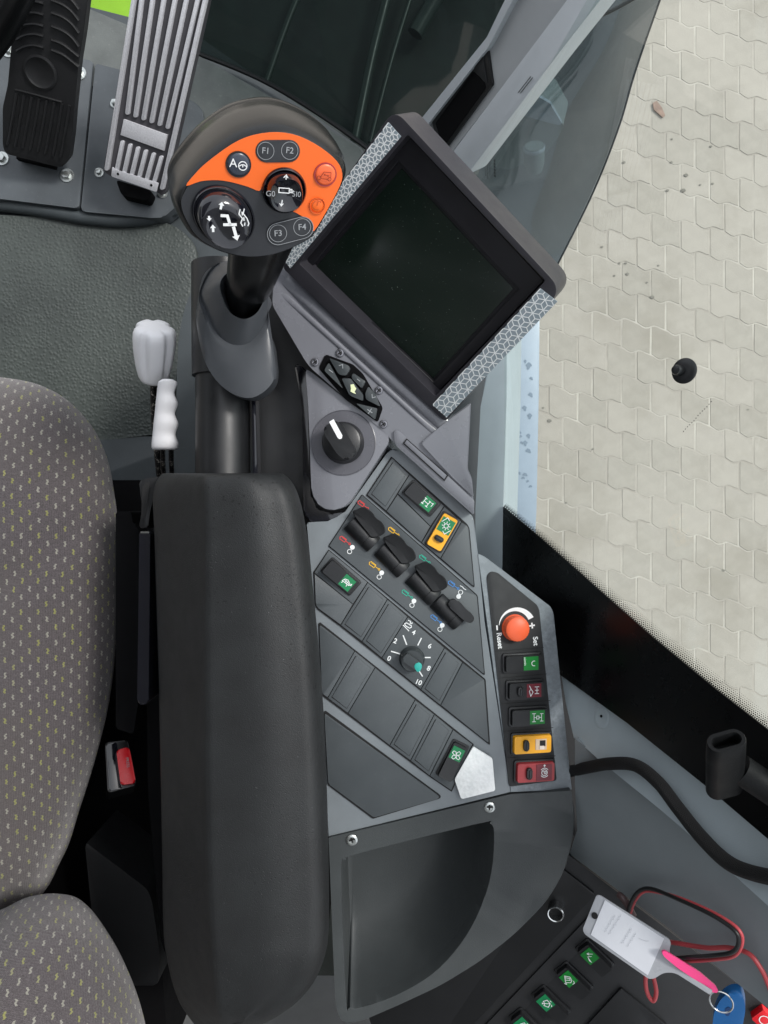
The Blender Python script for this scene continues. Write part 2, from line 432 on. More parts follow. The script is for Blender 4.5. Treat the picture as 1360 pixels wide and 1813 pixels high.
def m_paver():
    t = NT('paver_concrete')
    oi = t.new('ShaderNodeObjectInfo'); n = t.noise(14, 5, 0.7); f = t.noise(130, 3, 0.6)
    ge = t.new('ShaderNodeNewGeometry')
    big = t.noise(1.7, 5, 0.68, ge.outputs['Position']); wht = t.noise(0.9, 3, 0.6, t.new('ShaderNodeMapping', {0: ge.outputs['Position'], 'Location': (3, 7, 0), 'Scale': (1.6, 0.5, 1)}).outputs[0])
    a = t.mix(oi.outputs['Random'], lin('9a948b'), lin('a69f96'))
    a = t.mix(t.ramp(n, 0.35, 0.7, 0, 0.5), a, lin('afa89e'))
    a = t.mix(t.ramp(big, 0.48, 0.68, 0, 0.55), a, lin('8a8378'))
    a = t.mix(t.ramp(wht, 0.56, 0.72, 0, 0.6), a, lin('b4b2ac'))
    a = t.mix(t.ramp(f, 0.62, 0.75, 0, 0.35), a, lin('8c8a84'))
    t.set(Base_Color=a, Roughness=0.9, Specular_IOR_Level=0.25); t.bump(f, 0.3, 0.003); return t.m
M['paver'] = m_paver()
def m_sand():
    t = NT('joint_sand'); n = t.noise(60, 4, 0.6); ge = t.new('ShaderNodeNewGeometry'); b = t.noise(3, 3, 0.6, ge.outputs['Position'])
    t.set(Base_Color=t.mix(t.ramp(b, 0.34, 0.58), t.mix(n, lin('b2aba1'), lin('c2bcb2')), lin('a09990')), Roughness=1.0); t.bump(n, 0.3, 0.004); return t.m
M['sand'] = m_sand()
def m_braid():
    t = NT('braided_sleeve')
    u = t.new('ShaderNodeUVMap'); sp = t.new('ShaderNodeSeparateXYZ', {0: u.outputs[0]})
    a = t.math('SINE', t.math('ADD', t.math('MULTIPLY', sp.outputs[0], 150.0), t.math('MULTIPLY', sp.outputs[1], 2000.0)))
    b = t.math('SINE', t.math('SUBTRACT', t.math('MULTIPLY', sp.outputs[0], 150.0), t.math('MULTIPLY', sp.outputs[1], 2000.0)))
    h = t.math('MAXIMUM', a, b)
    t.set(Base_Color=t.mix(t.ramp(h, 0.2, 1.0), lin('050506'), lin('1d1d1e')), Roughness=0.62, Specular_IOR_Level=0.3); t.bump(h, 0.7, 0.001); return t.m
M['braid'] = m_braid()
def m_reflective():
    t = NT('reflective_foil'); vo = t.new('ShaderNodeTexVoronoi', {'Vector': t.co.outputs['Object'], 'Scale': 260.0})
    v2 = t.noise(160, 4, 0.7)
    t.set(Base_Color=t.mix(t.ramp(v2, 0.35, 0.65), lin('ecefee'), lin('fafbfa')), Roughness=0.35, Specular_IOR_Level=0.5); t.bump(vo.outputs['Distance'], 0.4, 0.001); return t.m
M['foil'] = m_reflective()
def m_worn():
    t = NT('worn_ridge'); n = t.noise(160, 5, 0.75); b = t.noise(25, 3)
    m = t.math('MULTIPLY', t.ramp(n, 0.42, 0.7), t.ramp(b, 0.3, 0.65))
    t.set(Base_Color=t.mix(m, lin('6f767b'), lin('8f979c')), Roughness=0.45); t.bump(n, 0.3, 0.0006); return t.m
M['worn'] = m_worn()
def m_chip():
    t = NT('chipped_rod'); n = t.noise(260, 4, 0.8)
    t.set(Base_Color=t.mix(t.ramp(n, 0.56, 0.6), lin('121213'), lin('b9b4ac')), Roughness=0.35, Metallic=0.3); return t.m
M['chip'] = m_chip()
# ================================================================== the setting
# ---- ground and paving outside the cab
g = bmesh.new()
for f_ in [((-60, -60), (60, -60), (60, 60), (-60, 60))]:
    g.faces.new([g.verts.new((x, y, -0.0016)) for x, y in f_])
ground = frombm('pavement', g, M['sand'], kind='structure', smooth=0)
PW, PH, PSL, PA = 0.142, 0.137, -0.25, 0.010     # stone width, course height, fall of the course line, wave
def wave(x):                                     # course line, one period per stone
    t = x / PW
    return PSL * x + PA * math.sin(2 * math.pi * t) + 0.004 * math.sin(4 * math.pi * t + 0.6)
JT = 0.0042
def paver_mesh():
    bm = bmesh.new(); n = 10; top = []
    x0, x1 = JT, PW - JT
    for i in range(n + 1):
        x = x0 + (x1 - x0) * i / n; top.append((x, wave(x) - JT))
    bot = []
    for i in range(n + 1):
        x = x1 - (x1 - x0) * i / n; bot.append((x, -PH + PSL * PW / 2 * 0 + wave(x - PW / 2) + PSL * PW / 2 + JT))
    pts = top + bot
    c = Vector((PW / 2, -PH / 2 + PSL * PW / 2, 0))
    tv = [bm.verts.new(Vector((x, y, 0)) - c) for x, y in pts]
    bv = [bm.verts.new(Vector((x, y, -0.03)) - c) for x, y in pts]
    f = bm.faces.new(tv)
    for i in range(len(pts)): bm.faces.new((tv[i], bv[i], bv[(i + 1) % len(pts)], tv[(i + 1) % len(pts)]))
    bmesh.ops.bevel(bm, geom=list(f.edges), offset=0.0016, segments=1, affect='EDGES')
    bmesh.ops.recalc_face_normals(bm, faces=bm.faces)
    me = bpy.data.meshes.new('paver'); bm.to_mesh(me); bm.free()
    me.shade_smooth(); me.set_sharp_from_angle(angle=R(30)); me.materials.append(M['paver'])
    return me, c
pme, pc = paver_mesh()
spots = []
for r in range(-34, 34):
    for k in range(-32, 40):
        x = k * PW + (r % 2) * PW / 2
        y = -r * PH + PSL * x + 0.05
        cx, cy = x + pc.x + 0.3, y + pc.y
        if not (-2.2 < cx < 5.5 and -4.2 < cy < 4.2): continue
        d = CZ; u = 680 + cx / d * FPX; v = 906.5 - cy / d * FPX
        vis = 880 < u < 1400 and -40 < v < 1340 and v < 1345 - (1400 - u) * 0.85
        # outside edge of the windscreen hides the upper left
        if v < 480 and u < 1180 - max(0, v) * 0.42: vis = False
        spots.append((vis, cx, cy))
vis_sp = [s for s in spots if s[0]]; rest = [s for s in spots if not s[0]]
vis_sp.sort(key=lambda s: (s[1] - 1.2) ** 2 + (s[2] - 0.5) ** 2)
rest += vis_sp[300:]; vis_sp = vis_sp[:300]
for _, cx, cy in vis_sp:
    o = bpy.data.objects.new('paver', pme); COL.objects.link(o); o.parent = ground
    o.location = Vector((cx + random.uniform(-.001, .001), cy + random.uniform(-.001, .001), random.uniform(-.0006, .001))) - WLOC[ground.name]
    o.rotation_euler = (random.uniform(-.006, .006), random.uniform(-.006, .006), random.uniform(-.014, .014))
bm = bmesh.new()
for _, cx, cy in rest:
    n0 = len(bm.verts); bm.from_mesh(pme); bm.verts.ensure_lookup_table()
    dz = random.uniform(-.0006, .001)
    for vv in bm.verts[n0:]: vv.co += Vector((cx, cy, dz))
frombm('pavers_beyond', bm, M['paver'], ground, kind='stuff')
# a dry leaf
lp = flat(CZ - 0.006)
tag(slab('dry_leaf', lp, [(1156, 182), (1163, 178), (1172, 190), (1178, 204), (1174, 208), (1165, 200), (1158, 194)], 0.004, 0.0, M['leaf'], bev=0.001),
    'curled brown dead leaf lying on the pale paving', 'leaf')
# small dark dirt crumbs on the paving
bm = bmesh.new()
for (u, v, r) in [(1105, 287, 3), (1182, 337, 3), (1111, 485, 3.4), (1155, 526, 4), (1210, 337, 4.5), (1215, 310, 4), (1189, 287, 2.5), (1262, 325, 2.4), (1259, 259, 2.6), (1108, 466, 2.4), (1097, 466, 2), (1066, 437, 2.4), (1088, 488, 2), (973, 745, 4), (1240, 327, 2), (1146, 500, 2), (1282, 1010, 2.5), (1003, 890, 2), (1050, 795, 2), (962, 722, 2), (1325, 725, 1.6), (1190, 246, 2), (1166, 470, 2)]:
    c = P(u, v, CZ - 0.004); rr = r * CZ / FPX
    bmesh.ops.create_icosphere(bm, subdivisions=1, radius=rr, matrix=Matrix.Translation(c) @ Matrix.Diagonal((1.1, 0.8, 0.25, 1)))
o = frombm('dirt_crumbs', bm, plastic('dirt', '7d7971', 0.95, 0.3, 300, 0.2), kind='stuff')
tag(o, 'small dark crumbs of dirt scattered on the pale paving', 'dirt')

# ---- cab floor
FD = 1.20
bm = bmesh.new()
FL = [P(u, v, FD) for u, v in [(-700, 2300), (900, 2300), (900, 700), (640, 262), (345, 60), (150, 10), (-700, -220)]]
fl = bmesh.new(); tv = [fl.verts.new(p) for p in FL]; f = fl.faces.new(tv)
ex = bmesh.ops.extrude_face_region(fl, geom=[f])
for e in ex['geom']:
    if isinstance(e, bmesh.types.BMVert): e.co.z -= 0.05
floor = frombm('cab_floor', fl, M['base'], kind='structure', smooth=0)
fp = flat(FD)
# leather-grained rubber mat with a soft rim
slab('rubber_mat', fp, [(-500, 355), (150, 388), (300, 392), (350, 430), (345, 560), (315, 640), (300, 765), (190, 780), (-500, 820)], 0.012, 0.001, M['mat'], floor, bev=0.006, rad=[5, 30, 40, 60, 60, 60, 20, 60, 5], seg=3)
tube('mat_rim', [P(-300, 345, 1.185), P(0, 362, 1.185), (P(150, 385, 1.183)), P(225, 390, 1.183), P(285, 380, 1.183), P(335, 352, 1.183)], 0.011, M['base'], floor)
slab('front_kick_strip', fp, [(60, -60), (150, 12), (345, 95), (640, 262), (640, 330), (340, 215), (130, 140), (-20, 60)], 0.03, 0.001, plastic('kick_strip', '5b5f5d', 0.45, 0.5, 420, 0.2, dust=0.35), floor, bev=0.01, rad=8)
slab('step_panel', fp, [(-500, 790), (190, 779), (262, 772), (320, 780), (330, 1100), (-500, 1100)], 0.03, 0.0, M['base'], floor, bev=0.008, rad=[0, 12, 12, 12, 0, 0])
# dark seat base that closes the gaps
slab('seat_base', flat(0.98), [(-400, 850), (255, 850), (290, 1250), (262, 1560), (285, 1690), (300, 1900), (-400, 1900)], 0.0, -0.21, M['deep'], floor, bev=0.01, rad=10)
slab('rear_carpet', flat(1.16), [(270, 1500), (900, 1500), (900, 2100), (270, 2100)], 0, -0.03, plastic('carpet', '4c504c', 0.95, 0.9, 700, 0.2, dust=0.3), floor)

# ---- green machine body and dark deck ahead of the cab
tag(slab('machine_body_panel', flat(1.7), [(120, -120), (262, -120), (242, 60), (230, 80), (120, 50)], 0, -0.08, M['body_green'], bev=0.01),
    'bright green painted body panel glimpsed past the pedals', 'body panel')
tag(slab('machine_front_deck', flat(1.9), [(345, 60), (-600, 150), (-600, -260), (1240, -260), (1180, -40), (1150, 45), (1125, 120), (1092, 230), (1069, 290), (1041, 354), (1005, 430), (960, 518), (780, 560), (560, 330)], 0, -0.1, M['deck'], bev=0.005),
    'dark green black machine front seen below the windscreen', 'machine deck')

dk = bpy.data.objects['machine_front_deck']
for i, (a_, b_, r_) in enumerate([((628, 250), (700, -60), 0.012), ((655, 252), (745, -60), 0.006), ((470, 150), (560, -80), 0.008), ((735, 60), (820, -70), 0.02)]):  # added tubes that imitate the pale streaks reflected in the windscreen
    tube('reflection_streak', [P(*a_, 1.86), P((a_[0] + b_[0]) / 2 - 4, (a_[1] + b_[1]) / 2, 1.85), P(*b_, 1.84)], r_, plastic('streak_paint', '2c3733', 0.35, 0, vary=0.2), dk, seg=12)
# ---- unseen partial roof, its edge placed to shape overhead light and reflections
rf = bmesh.new()
bmesh.ops.create_cube(rf, size=1, matrix=Matrix.Translation((-0.99, -0.03, CZ + 0.38)) @ Matrix.Diagonal((1.42, 1.30, 0.06, 1)))
frombm('unseen_partial_roof', rf, M['roofm'], kind='structure', smooth=0)
rw = bmesh.new()      # solid rear wall behind the seat
bmesh.ops.create_cube(rw, size=1, matrix=Matrix.Translation((-0.72, -0.72, CZ - 0.42)) @ Matrix.Diagonal((2.0, 0.05, 1.5, 1)))
frombm('cab_rear_wall', rw, M['roofm'], kind='structure', smooth=0)
lw = bmesh.new()      # unseen opaque wall added to keep light from the left out
bmesh.ops.create_cube(lw, size=1, matrix=Matrix.Translation((-1.66, 0.05, CZ - 0.55)) @ Matrix.Diagonal((0.05, 1.4, 1.3, 1)))
frombm('unseen_left_blocker', lw, M['roofm'], kind='structure', smooth=0)

# ================================================================== glazing and pillar
# windscreen: main pane ahead of the pillar, curved corner pane beyond it
ws = thing('windscreen', 'dark tinted curved windscreen wrapping past the grey pillar', 'windscreen', P(640, 262, 1.2))
def sheet(name, grid, mat, parent, thick=0.005, **k):
    nr, nc = len(grid), len(grid[0])
    cols = [cat([grid[i][j] for i in range(nr)], 6) for j in range(nc)]
    rows = [cat([cols[j][i] for j in range(nc)], 6) for i in range(len(cols[0]))]
    bm = bmesh.new(); vv = [[bm.verts.new(p) for p in r] for r in rows]
    for i in range(len(rows) - 1):
        for j in range(len(rows[0]) - 1): bm.faces.new((vv[i][j], vv[i][j + 1], vv[i + 1][j + 1], vv[i + 1][j]))
    return frombm(name, bm, mat, parent, **k)
sheet('pane', [[P(348, 92, 1.19), P(480, 150, 1.19), P(640, 255, 1.18), P(800, 400, 1.14)],
               [P(340, -20, 1.08), P(520, 20, 1.07), P(720, 110, 1.05), P(850, 220, 1.03)],
               [P(330, -220, 0.90), P(560, -190, 0.90), P(800, -90, 0.90), P(960, 20, 0.90)]], M['tint'], ws, smooth=60)
M['tint2'] = m_glass('tinted_corner_glass', (0.20, 0.24, 0.26, 1), ior=1.75, rough=0.08, sky_haze=0.075)
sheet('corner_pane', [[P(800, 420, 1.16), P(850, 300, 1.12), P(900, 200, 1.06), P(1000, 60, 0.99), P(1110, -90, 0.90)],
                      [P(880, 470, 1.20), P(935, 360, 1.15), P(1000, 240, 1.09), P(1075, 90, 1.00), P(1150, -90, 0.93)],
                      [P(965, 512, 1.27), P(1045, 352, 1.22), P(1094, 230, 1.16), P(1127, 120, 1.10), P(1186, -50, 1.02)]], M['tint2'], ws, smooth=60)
tube('edge_seal', [P(965, 512, 1.27), P(1045, 352, 1.22), P(1094, 230, 1.16), P(1127, 120, 1.10), P(1186, -50, 1.02)], 0.0016, M['black'], ws, seg=6)
tube('bottom_seal', [P(345, 92, 1.185), P(480, 150, 1.185), P(640, 254, 1.175), P(760, 360, 1.15)], 0.004, M['black'], ws, seg=8)
fstamp = Frame(Plane((870, 300, 1.10), (920, 260, 1.08), (900, 340, 1.11)), 876, 297, 88)
fills('glass_stamp', fstamp, [[(-15 + i * 5.2, -1.5), (-11.5 + i * 5.2, -1.5), (-12 + i * 5.2 + 2, 2.2), (-15 + i * 5.2 + 1, 1.2)] for i in range(6)], M['deep'], ws, h=0.004)
strokes('stamp_lines', fstamp, [[(-16, -9 - 4 * i), (12 + 6 * (i % 2), -9 - 4 * i)] for i in range(3)], 0.9, M['deep'], ws, h=0.004)
# lamp bracket with peg outside the corner pane
wl_ = thing('work_lamp', 'grey angular lamp bracket with round peg behind corner glass', 'lamp', P(960, 260, 1.35))
bpl = Plane((950, 210, 1.30), (990, 220, 1.30), (940, 260, 1.36))
slab('bracket', bpl, [(915, 200), (940, 162), (975, 182), (998, 222), (994, 236), (970, 268), (905, 300), (868, 298), (880, 245)], 0.0, -0.05, M['lampd'], wl_, bev=0.004, rad=4)
slab('top_plate', bpl, [(916, 196), (938, 163), (974, 183), (995, 219), (990, 222), (915, 202)], 0.006, 0.001, M['lamp'], wl_, bev=0.002, rad=2)
o0 = P(946, 262, 1.27); ax = (P(946, 300, 1.30) - o0).normalized()
lathe('peg', o0, ax, [(0, -0.004), (0.0155, -0.004), (0.0165, 0.0), (0.0165, 0.028), (0.013, 0.040), (0.006, 0.044), (0, 0.045)], M['lampd'], wl_)
lathe('peg_ring', o0, ax, [(0.0166, -0.003), (0.0176, -0.002), (0.0176, 0.002), (0.0166, 0.003)], M['lamp'], wl_)
# A pillar
ap = thing('cab_pillar', 'light grey cab pillar trim with dark slotted recess', 'pillar', P(830, 300, 0.95))
pl_p = Plane((820, 290, 0.93), (1050, 0, 0.70), (745, 225, 0.96))
slab('outer_flange', pl_p, [(790, 282), (958, 62), (1010, -8), (1070, -90), (1140, -90), (1063, 0), (985, 100), (832, 304), (812, 314)], 0.006, -0.02, plastic('pillar_light', 'ccd1d5', 0.5, 0.25, 1300, 0.03), ap, bev=0.004)
slab('trim_face', pl_p, [(740, 235), (863, 83), (905, 0), (965, -90), (1071, -90), (1011, -8), (956, 66), (791, 281), (770, 262)], 0.0, -0.03, plastic('pillar_mid', 'aaadaf', 0.5, 0.3, 1300, 0.04), ap, bev=0.003, rad=2)
slab('inner_flange', pl_p, [(700, 275), (742, 215), (862, 66), (890, 8), (940, -90), (975, -90), (908, 0), (864, 84), (742, 240)], 0.008, -0.02, plastic('pillar_edge', 'bcc1c5', 0.5, 0.25, 1300, 0.03), ap, bev=0.003, rad=2)
rc = slab('recess_frame', pl_p, [(764, 216), (855, 86), (863, 84), (872, 150), (866, 158), (786, 268), (776, 262)], 0.003, -0.005, M['black'], ap, bev=0.002, rad=3)
slab('recess_slot', pl_p, [(771, 218), (838, 126), (858, 146), (860, 156), (788, 256), (780, 248)], 0.0036, 0.001, M['deep'], rc, rad=3)
slab('recess_insert', pl_p, [(838, 118), (854, 98), (862, 148), (856, 144)], 0.0046, 0.003, M['blackm'], rc, bev=0.0005, rad=3)
strokes('clip_marks', Frame(pl_p, 930, 152, -52, 0.007), [[(-18, 2), (18, 2)], [(-14, -1.5), (20, -1.5)]], 1.2, M['deep'], ap)
# door mirror arm wire seen through the corner glass
tag(tube('cable', [P(985, 72, 0.92), P(1035, 40, 0.92), P(1085, 18, 0.91), P(1135, -10, 0.90)], 0.0022, M['black'], seg=8),
    'thin black cable crossing behind the pillar top', 'cable')

# side window: plane leaning outwards, black frit along its lower rear edge
wp = Plane((893, 898, 0.86), (893, 500, 0.86), (1360, 1290, 0.50))
sw = thing('side_window', 'clear side window with black dotted border towards the rear', 'window', wp(893, 898))
win = [(893, 905), (893, 640), (868, 420), (800, 330), (1000, 40), (1120, -130), (1560, -420), (1900, -200), (1900, 1760)]
slab('pane', wp, win, 0.002, -0.002, M['glass'], sw)
slab('frit_band', wp, [(891, 897), (958, 953), (1060, 1044), (1160, 1132), (1262, 1216), (1372, 1302), (1500, 1400), (1500, 1590), (1372, 1496), (1250, 1392), (1110, 1280), (985, 1190), (889, 1010)], 0.0035, 0.0022, M['frit'], sw)
# dotted fade of the frit: rows of shrinking dots
bm = bmesh.new(); edge = [(893, 897), (958, 952), (1060, 1043), (1160, 1131), (1262, 1215), (1372, 1300)]
path = []
for a, b in zip(edge, edge[1:]):
    L = math.hypot(b[0] - a[0], b[1] - a[1]); nn = max(1, int(L / 4.2))
    for i in range(nn): path.append((a[0] + (b[0] - a[0]) * i / nn, a[1] + (b[1] - a[1]) * i / nn, (b[0] - a[0]) / L, (b[1] - a[1]) / L, a[0]))
for row in range(6):
    for i, (u, v, tx, ty, _) in enumerate(path):
        k = min(1.0, 0.35 + (u - 893) / 480)
        off = (2.0 + row * 3.6) * k + 0.4; s = (1.75 - row * 0.24) * (0.7 + 0.3 * k)
        uu, vv_ = u + ty * off + (tx * 2.1 if row % 2 else 0), v - tx * off + (ty * 2.1 if row % 2 else 0)
        bm.faces.new([bm.verts.new(wp(uu + s * math.cos(q * math.pi / 3), vv_ + s * math.sin(q * math.pi / 3), 0.003)) for q in range(6)])
me = bpy.data.meshes.new('frit_dots'); bm.to_mesh(me); bm.free()
link('frit_dots', me, M['frit'], sw, kind='stuff', smooth=0)
fd = Frame(wp, 1235, 738, -47, 0.003)
fills('frit_marks', fd, [rect(1.6, 1.6, -34 + i * 5.2, 0.6 * math.sin(i)) for i in range(14)], M['frit'], sw)
sc_o = wp(1213, 657, 0.002)
sk = thing('suction_knob', 'round black knob stuck on the side window glass', 'knob', sc_o)
sn = (wp.n * 0.75 + Vector((-0.1, 0.0, 0.55))).normalized()
kk = wp.px(1213, 657)
lathe('disc', sc_o, sn, [(0, 0), (16 * kk, 0), (18 * kk, 0.0006), (18 * kk, 0.0016), (16 * kk, 0.0024), (9 * kk, 0.0027), (0, 0.0028)], M['black'], sk)
lathe('button', sc_o + wp.n * 0.002 + (wp(1206, 657) - wp(1213, 657)) * 0.6, sn, [(7.5 * kk, 0.002), (7.5 * kk, 0.006), (6 * kk, 0.008), (3 * kk, 0.0085), (0, 0.0085)], M['black'], sk)

# window sills
tag(slab('outer_ledge', flat(1.05), [(860, 420), (957, 520), (954, 700), (950, 900), (946, 1010), (880, 1010)], 0.0, -0.05, M['ledge'], bev=0.004),
    'pale blue painted ledge with damp marks outside the side window', 'ledge')
led = bpy.data.objects['outer_ledge']
bm = bmesh.new(); lf = flat(1.05)
for (u, v, r) in [(936, 648, 5), (930, 640, 2.5), (941, 670, 3), (940, 699, 4), (929, 723, 4), (938, 737, 4), (918, 766, 4.5), (921, 773, 3), (936, 772, 3.5), (930, 785, 4), (924, 784, 2.5), (936, 798, 4.5), (930, 840, 4), (934, 852, 2.5), (939, 861, 3), (904, 825, 3), (899, 800, 2), (912, 700, 4), (906, 703, 3), (907, 748, 1.6), (912, 718, 1.5), (915, 828, 3), (913, 815, 2.2), (920, 838, 2.4), (926, 846, 3)]:
    ph = random.uniform(0, 6)
    bm.faces.new([bm.verts.new(lf(u + r * (1 + 0.35 * math.sin(3 * a + ph)) * math.cos(a), v + r * (1 + 0.4 * math.cos(2 * a + ph)) * math.sin(a), 0.0004)) for a in [i * math.pi / 6 for i in range(12)]])
me = bpy.data.meshes.new('damp_mark'); bm.to_mesh(me); bm.free()
link('damp_marks', me, plastic('damp', '7d8b9a', 0.2, 0, vary=0.05), led, smooth=0, kind='stuff')
sp_ = Plane((840, 800, 0.87), (895, 800, 0.855), (840, 1000, 0.87))
tag(slab('window_sill', sp_, [(868, 590), (899, 560), (897, 700), (891, 900), (889, 1030), (885, 1090), (838, 1090), (842, 900), (851, 720)], 0.0, -0.06, M['trim'], bev=0.006),
    'smooth grey inner sill strip between the console and side window', 'sill')
# ================================================================== seat
def pillow(name, outline, dedge, dtop, mat, parent, depth=0.16, power=2.4, rin=0.0, c=None, n=6, round_px=150, crease=None, under=0.09):
    """Upholstered pad: outline in pixels at the rim distance, domed towards dtop, skirt below."""
    dsh = dedge
    ol = [P(u, v, dsh) + Vector((0, 0, dsh - dedge)) for u, v in outline]
    ol = catc(ol, n); cc = P(*c, dedge) if c else sum(ol, Vector()) / len(ol)
    N = len(ol); rings = []; levels = []
    H = dedge - dtop
    fr_ = []
    for k in range(4): fr_.append((1.0 - 0.0, -depth * (1 - k / 4) ))
    rings_def = []
    rr = round_px * dedge / FPX
    for k in range(0, 15):
        a = k / 14 * math.pi / 2
        rings_def.append((rr * (1 - math.cos(a)), H * math.sin(a)))
    bm = bmesh.new(); uvs = {}
    prev = None; arc = [0.0] * N; base_r = [(p - cc).length for p in ol]
    allr = []
    for (ins, hz) in [(under, -depth), (under * 0.5, -depth * 0.5), (under * 0.1, -depth * 0.12)] + rings_def:
        ring = []
        for i, p in enumerate(ol):
            dv = (p - cc); L = dv.length; q = p - dv.normalized() * min(ins, L * 0.9)
            z = hz
            ring.append(Vector((q.x, q.y, p.z + z)))
        allr.append(ring)
    inner = allr[-1]
    for s in (0.75, 0.5, 0.25, 0.05):
        ring = []
        for i, p in enumerate(inner):
            q = cc.lerp(p, s); ring.append(Vector((q.x, q.y, p.z + 0.006 * (1 - s * s))))
        allr.append(ring)
    if crease:
        for ring in allr:
            for p in ring: p.z += crease(p)
    bmv = [[bm.verts.new(p) for p in r] for r in allr]
    # arc length measured from the centre outwards keeps the weave unstretched
    for i in range(N):
        s = 0.0; last = None
        for k in range(len(allr) - 1, -1, -1):
            p = allr[k][i]
            if last is not None: s += (p - last).length
            else: s = (Vector((p.x, p.y, 0)) - Vector((cc.x, cc.y, 0))).length
            last = p
            dv = Vector((ol[i].x - cc.x, ol[i].y - cc.y)).normalized()
            uvs[bmv[k][i]] = (dv.x * s + 5, dv.y * s + 5)
    uvl = bm.loops.layers.uv.new('UVMap')
    for a, b in zip(bmv, bmv[1:]):
        for i in range(N):
            j = (i + 1) % N; bm.faces.new((a[i], a[j], b[j], b[i]))
    bm.faces.new(bmv[-1])
    for f in bm.faces:
        for l in f.loops: l[uvl].uv = uvs[l.vert]
    return frombm(name, bm, mat, parent, smooth=60)
seat = thing('operator_seat', 'grey woven fabric operator seat with yellow and white flecks', 'seat', P(-100, 1150, 1.1))
def crease1(p):
    a, b = P(20, 1030, 0.8), P(110, 960, 0.8); q = Vector((p.x, p.y)); A = Vector((a.x, a.y)); B = Vector((b.x, b.y))
    t = max(-1, min(1.6, (q - A).dot(B - A) / (B - A).length_squared)); dd = (q - A - (B - A) * t).length
    return -0.006 * math.exp(-(dd / 0.018) ** 2)
pillow('cushion', [(-700, 780), (-500, 690), (-200, 662), (0, 668), (90, 690), (150, 738), (186, 800), (203, 880), (207, 1000), (206, 1130), (194, 1240), (170, 1340), (142, 1430), (110, 1520), (40, 1610), (-200, 1700), (-600, 1680), (-760, 1250)], 0.84, 0.775, M['fabric'], seat, depth=0.12, c=(-260, 1150), round_px=200, crease=crease1)
pillow('backrest', [(-500, 1900), (-420, 1760), (-200, 1660), (-20, 1618), (50, 1588), (110, 1583), (150, 1605), (190, 1655), (225, 1715), (252, 1790), (268, 1880), (272, 2000), (240, 2200), (-100, 2300), (-450, 2200)], 0.74, 0.60, M['fabric'], seat, depth=0.25, c=(-60, 1960), round_px=240, under=0.17)
bk = thing('belt_buckle', 'black seat belt buckle with bright red release button', 'belt buckle', P(212, 1360, 0.95))
bp = Plane((212, 1358, 0.84), (240, 1358, 0.845), (212, 1400, 0.83))
slab('housing', bp, [(186, 1315), (226, 1310), (242, 1390), (191, 1404)], 0.0, -0.06, M['black'], bk, bev=0.002, rad=5)
slab('rim', bp, [(188, 1318), (207, 1314), (216, 1396), (194, 1400)], 0.003, 0.0006, M['gloss'], bk, bev=0.001, rad=3)
rb = slab('release_button', bp, [(206, 1328), (229, 1322), (241, 1386), (214, 1390)], 0.008, 0.0005, M['redbtn'], bk, bev=0.003, rad=6, seg=3)
text('press_lettering', 'PRESS', Frame(bp, 226, 1350, 82, 0.0083), 5, M['greyp'], rb, h=0.0002)

# ================================================================== pedals and floor plates
def bolt(name, pl, u, v, r, parent):
    k = pl.px(u, v); o = pl(u, v)
    b = lathe(name, o, pl.n, [(r * k, 0), (r * k, 0.001), (r * 0.95 * k, 0.0018), (r * 0.72 * k, 0.002), (0, 0.002)], M['bolt'], parent, seg=24)
    ex = pl.n.orthogonal().normalized(); ey = pl.n.cross(ex)
    hx = [o + pl.n * 0.008 + (ex * math.cos(a + .4) + ey * math.sin(a + .4)) * (r * 0.62 * k) for a in [i * math.pi / 3 for i in range(6)]]
    frombm('hex_head', prism(hx, pl.n, 0.0065, 0.0015), M['bolt'], b)
    return b
pp = flat(1.165)
pA = tag(slab('floor_plate', pp, [(-160, 350), (-150, 60), (20, 80), (165, 108), (140, 369), (0, 352)], 0.0, -0.03, M['plate'], bev=0.002, rad=[4, 4, 4, 6, 8, 4]), 'grey steel floor plate bolted under the black pedal', 'floor plate', 'pedal floor plates')
for (u, v) in [(16, 90), (141, 130), (4, 281), (119, 311)]: bolt('bolt', pp, u, v, 12.5, pA)
pB = tag(slab('floor_plate', pp, [(169, 112), (215, 124), (330, 172), (362, 192), (352, 330), (290, 385), (270, 386), (143, 374)], 0.0, -0.03, M['plate'], bev=0.002, rad=[4, 4, 20, 40, 40, 20, 20, 8]), 'grey steel floor plate bolted under the aluminium pedal', 'floor plate', 'pedal floor plates')
for (u, v) in [(204, 184), (176, 306), (288, 343)]: bolt('bolt', pp, u, v, 8.5, pB)
# black rubber pedal
bpd = thing('brake_pedal', 'worn black rubber pedal with curved ribs at the far left', 'pedal', P(70, 285, 1.16))
q1 = Plane((75, 270, 1.12), (10, 270, 1.12), (100, 0, 0.99))
pts = [(38, -40), (160, -40), (148, 60), (140, 110), (131, 200), (128, 240), (122, 285), (108, 297), (10, 272), (5, 258), (5, 190), (14, 150), (22, 60)]
pad = slab('pad', q1, pts, 0.0, -0.02, M['rub'], bpd, bev=0.006, rad=6, seg=3)
def bar(name, pl, pts, w, h, mat, parent):      # raised rib following pixel points
    path = cat([pl(u, v, 0.0) for u, v in pts], 6); k = pl.px(*pts[0]) * w / 2
    rings = []
    for i, p in enumerate(path):
        t = (path[min(i + 1, len(path) - 1)] - path[max(i - 1, 0)]).normalized(); s = pl.n.cross(t).normalized()
        rings.append([p - s * k - pl.n * .001, p - s * k * .7 + pl.n * h * .8, p + pl.n * h, p + s * k * .7 + pl.n * h * .8, p + s * k - pl.n * .001])
    return loft(name, rings, mat, parent)
for y in (4, 24, 44, 62, 82):
    bar('curved_rib', q1, [(30, y + 8), (45, y), (62, y - 2), (78, y + 2)], 6, 0.004, M['rub'], bpd)
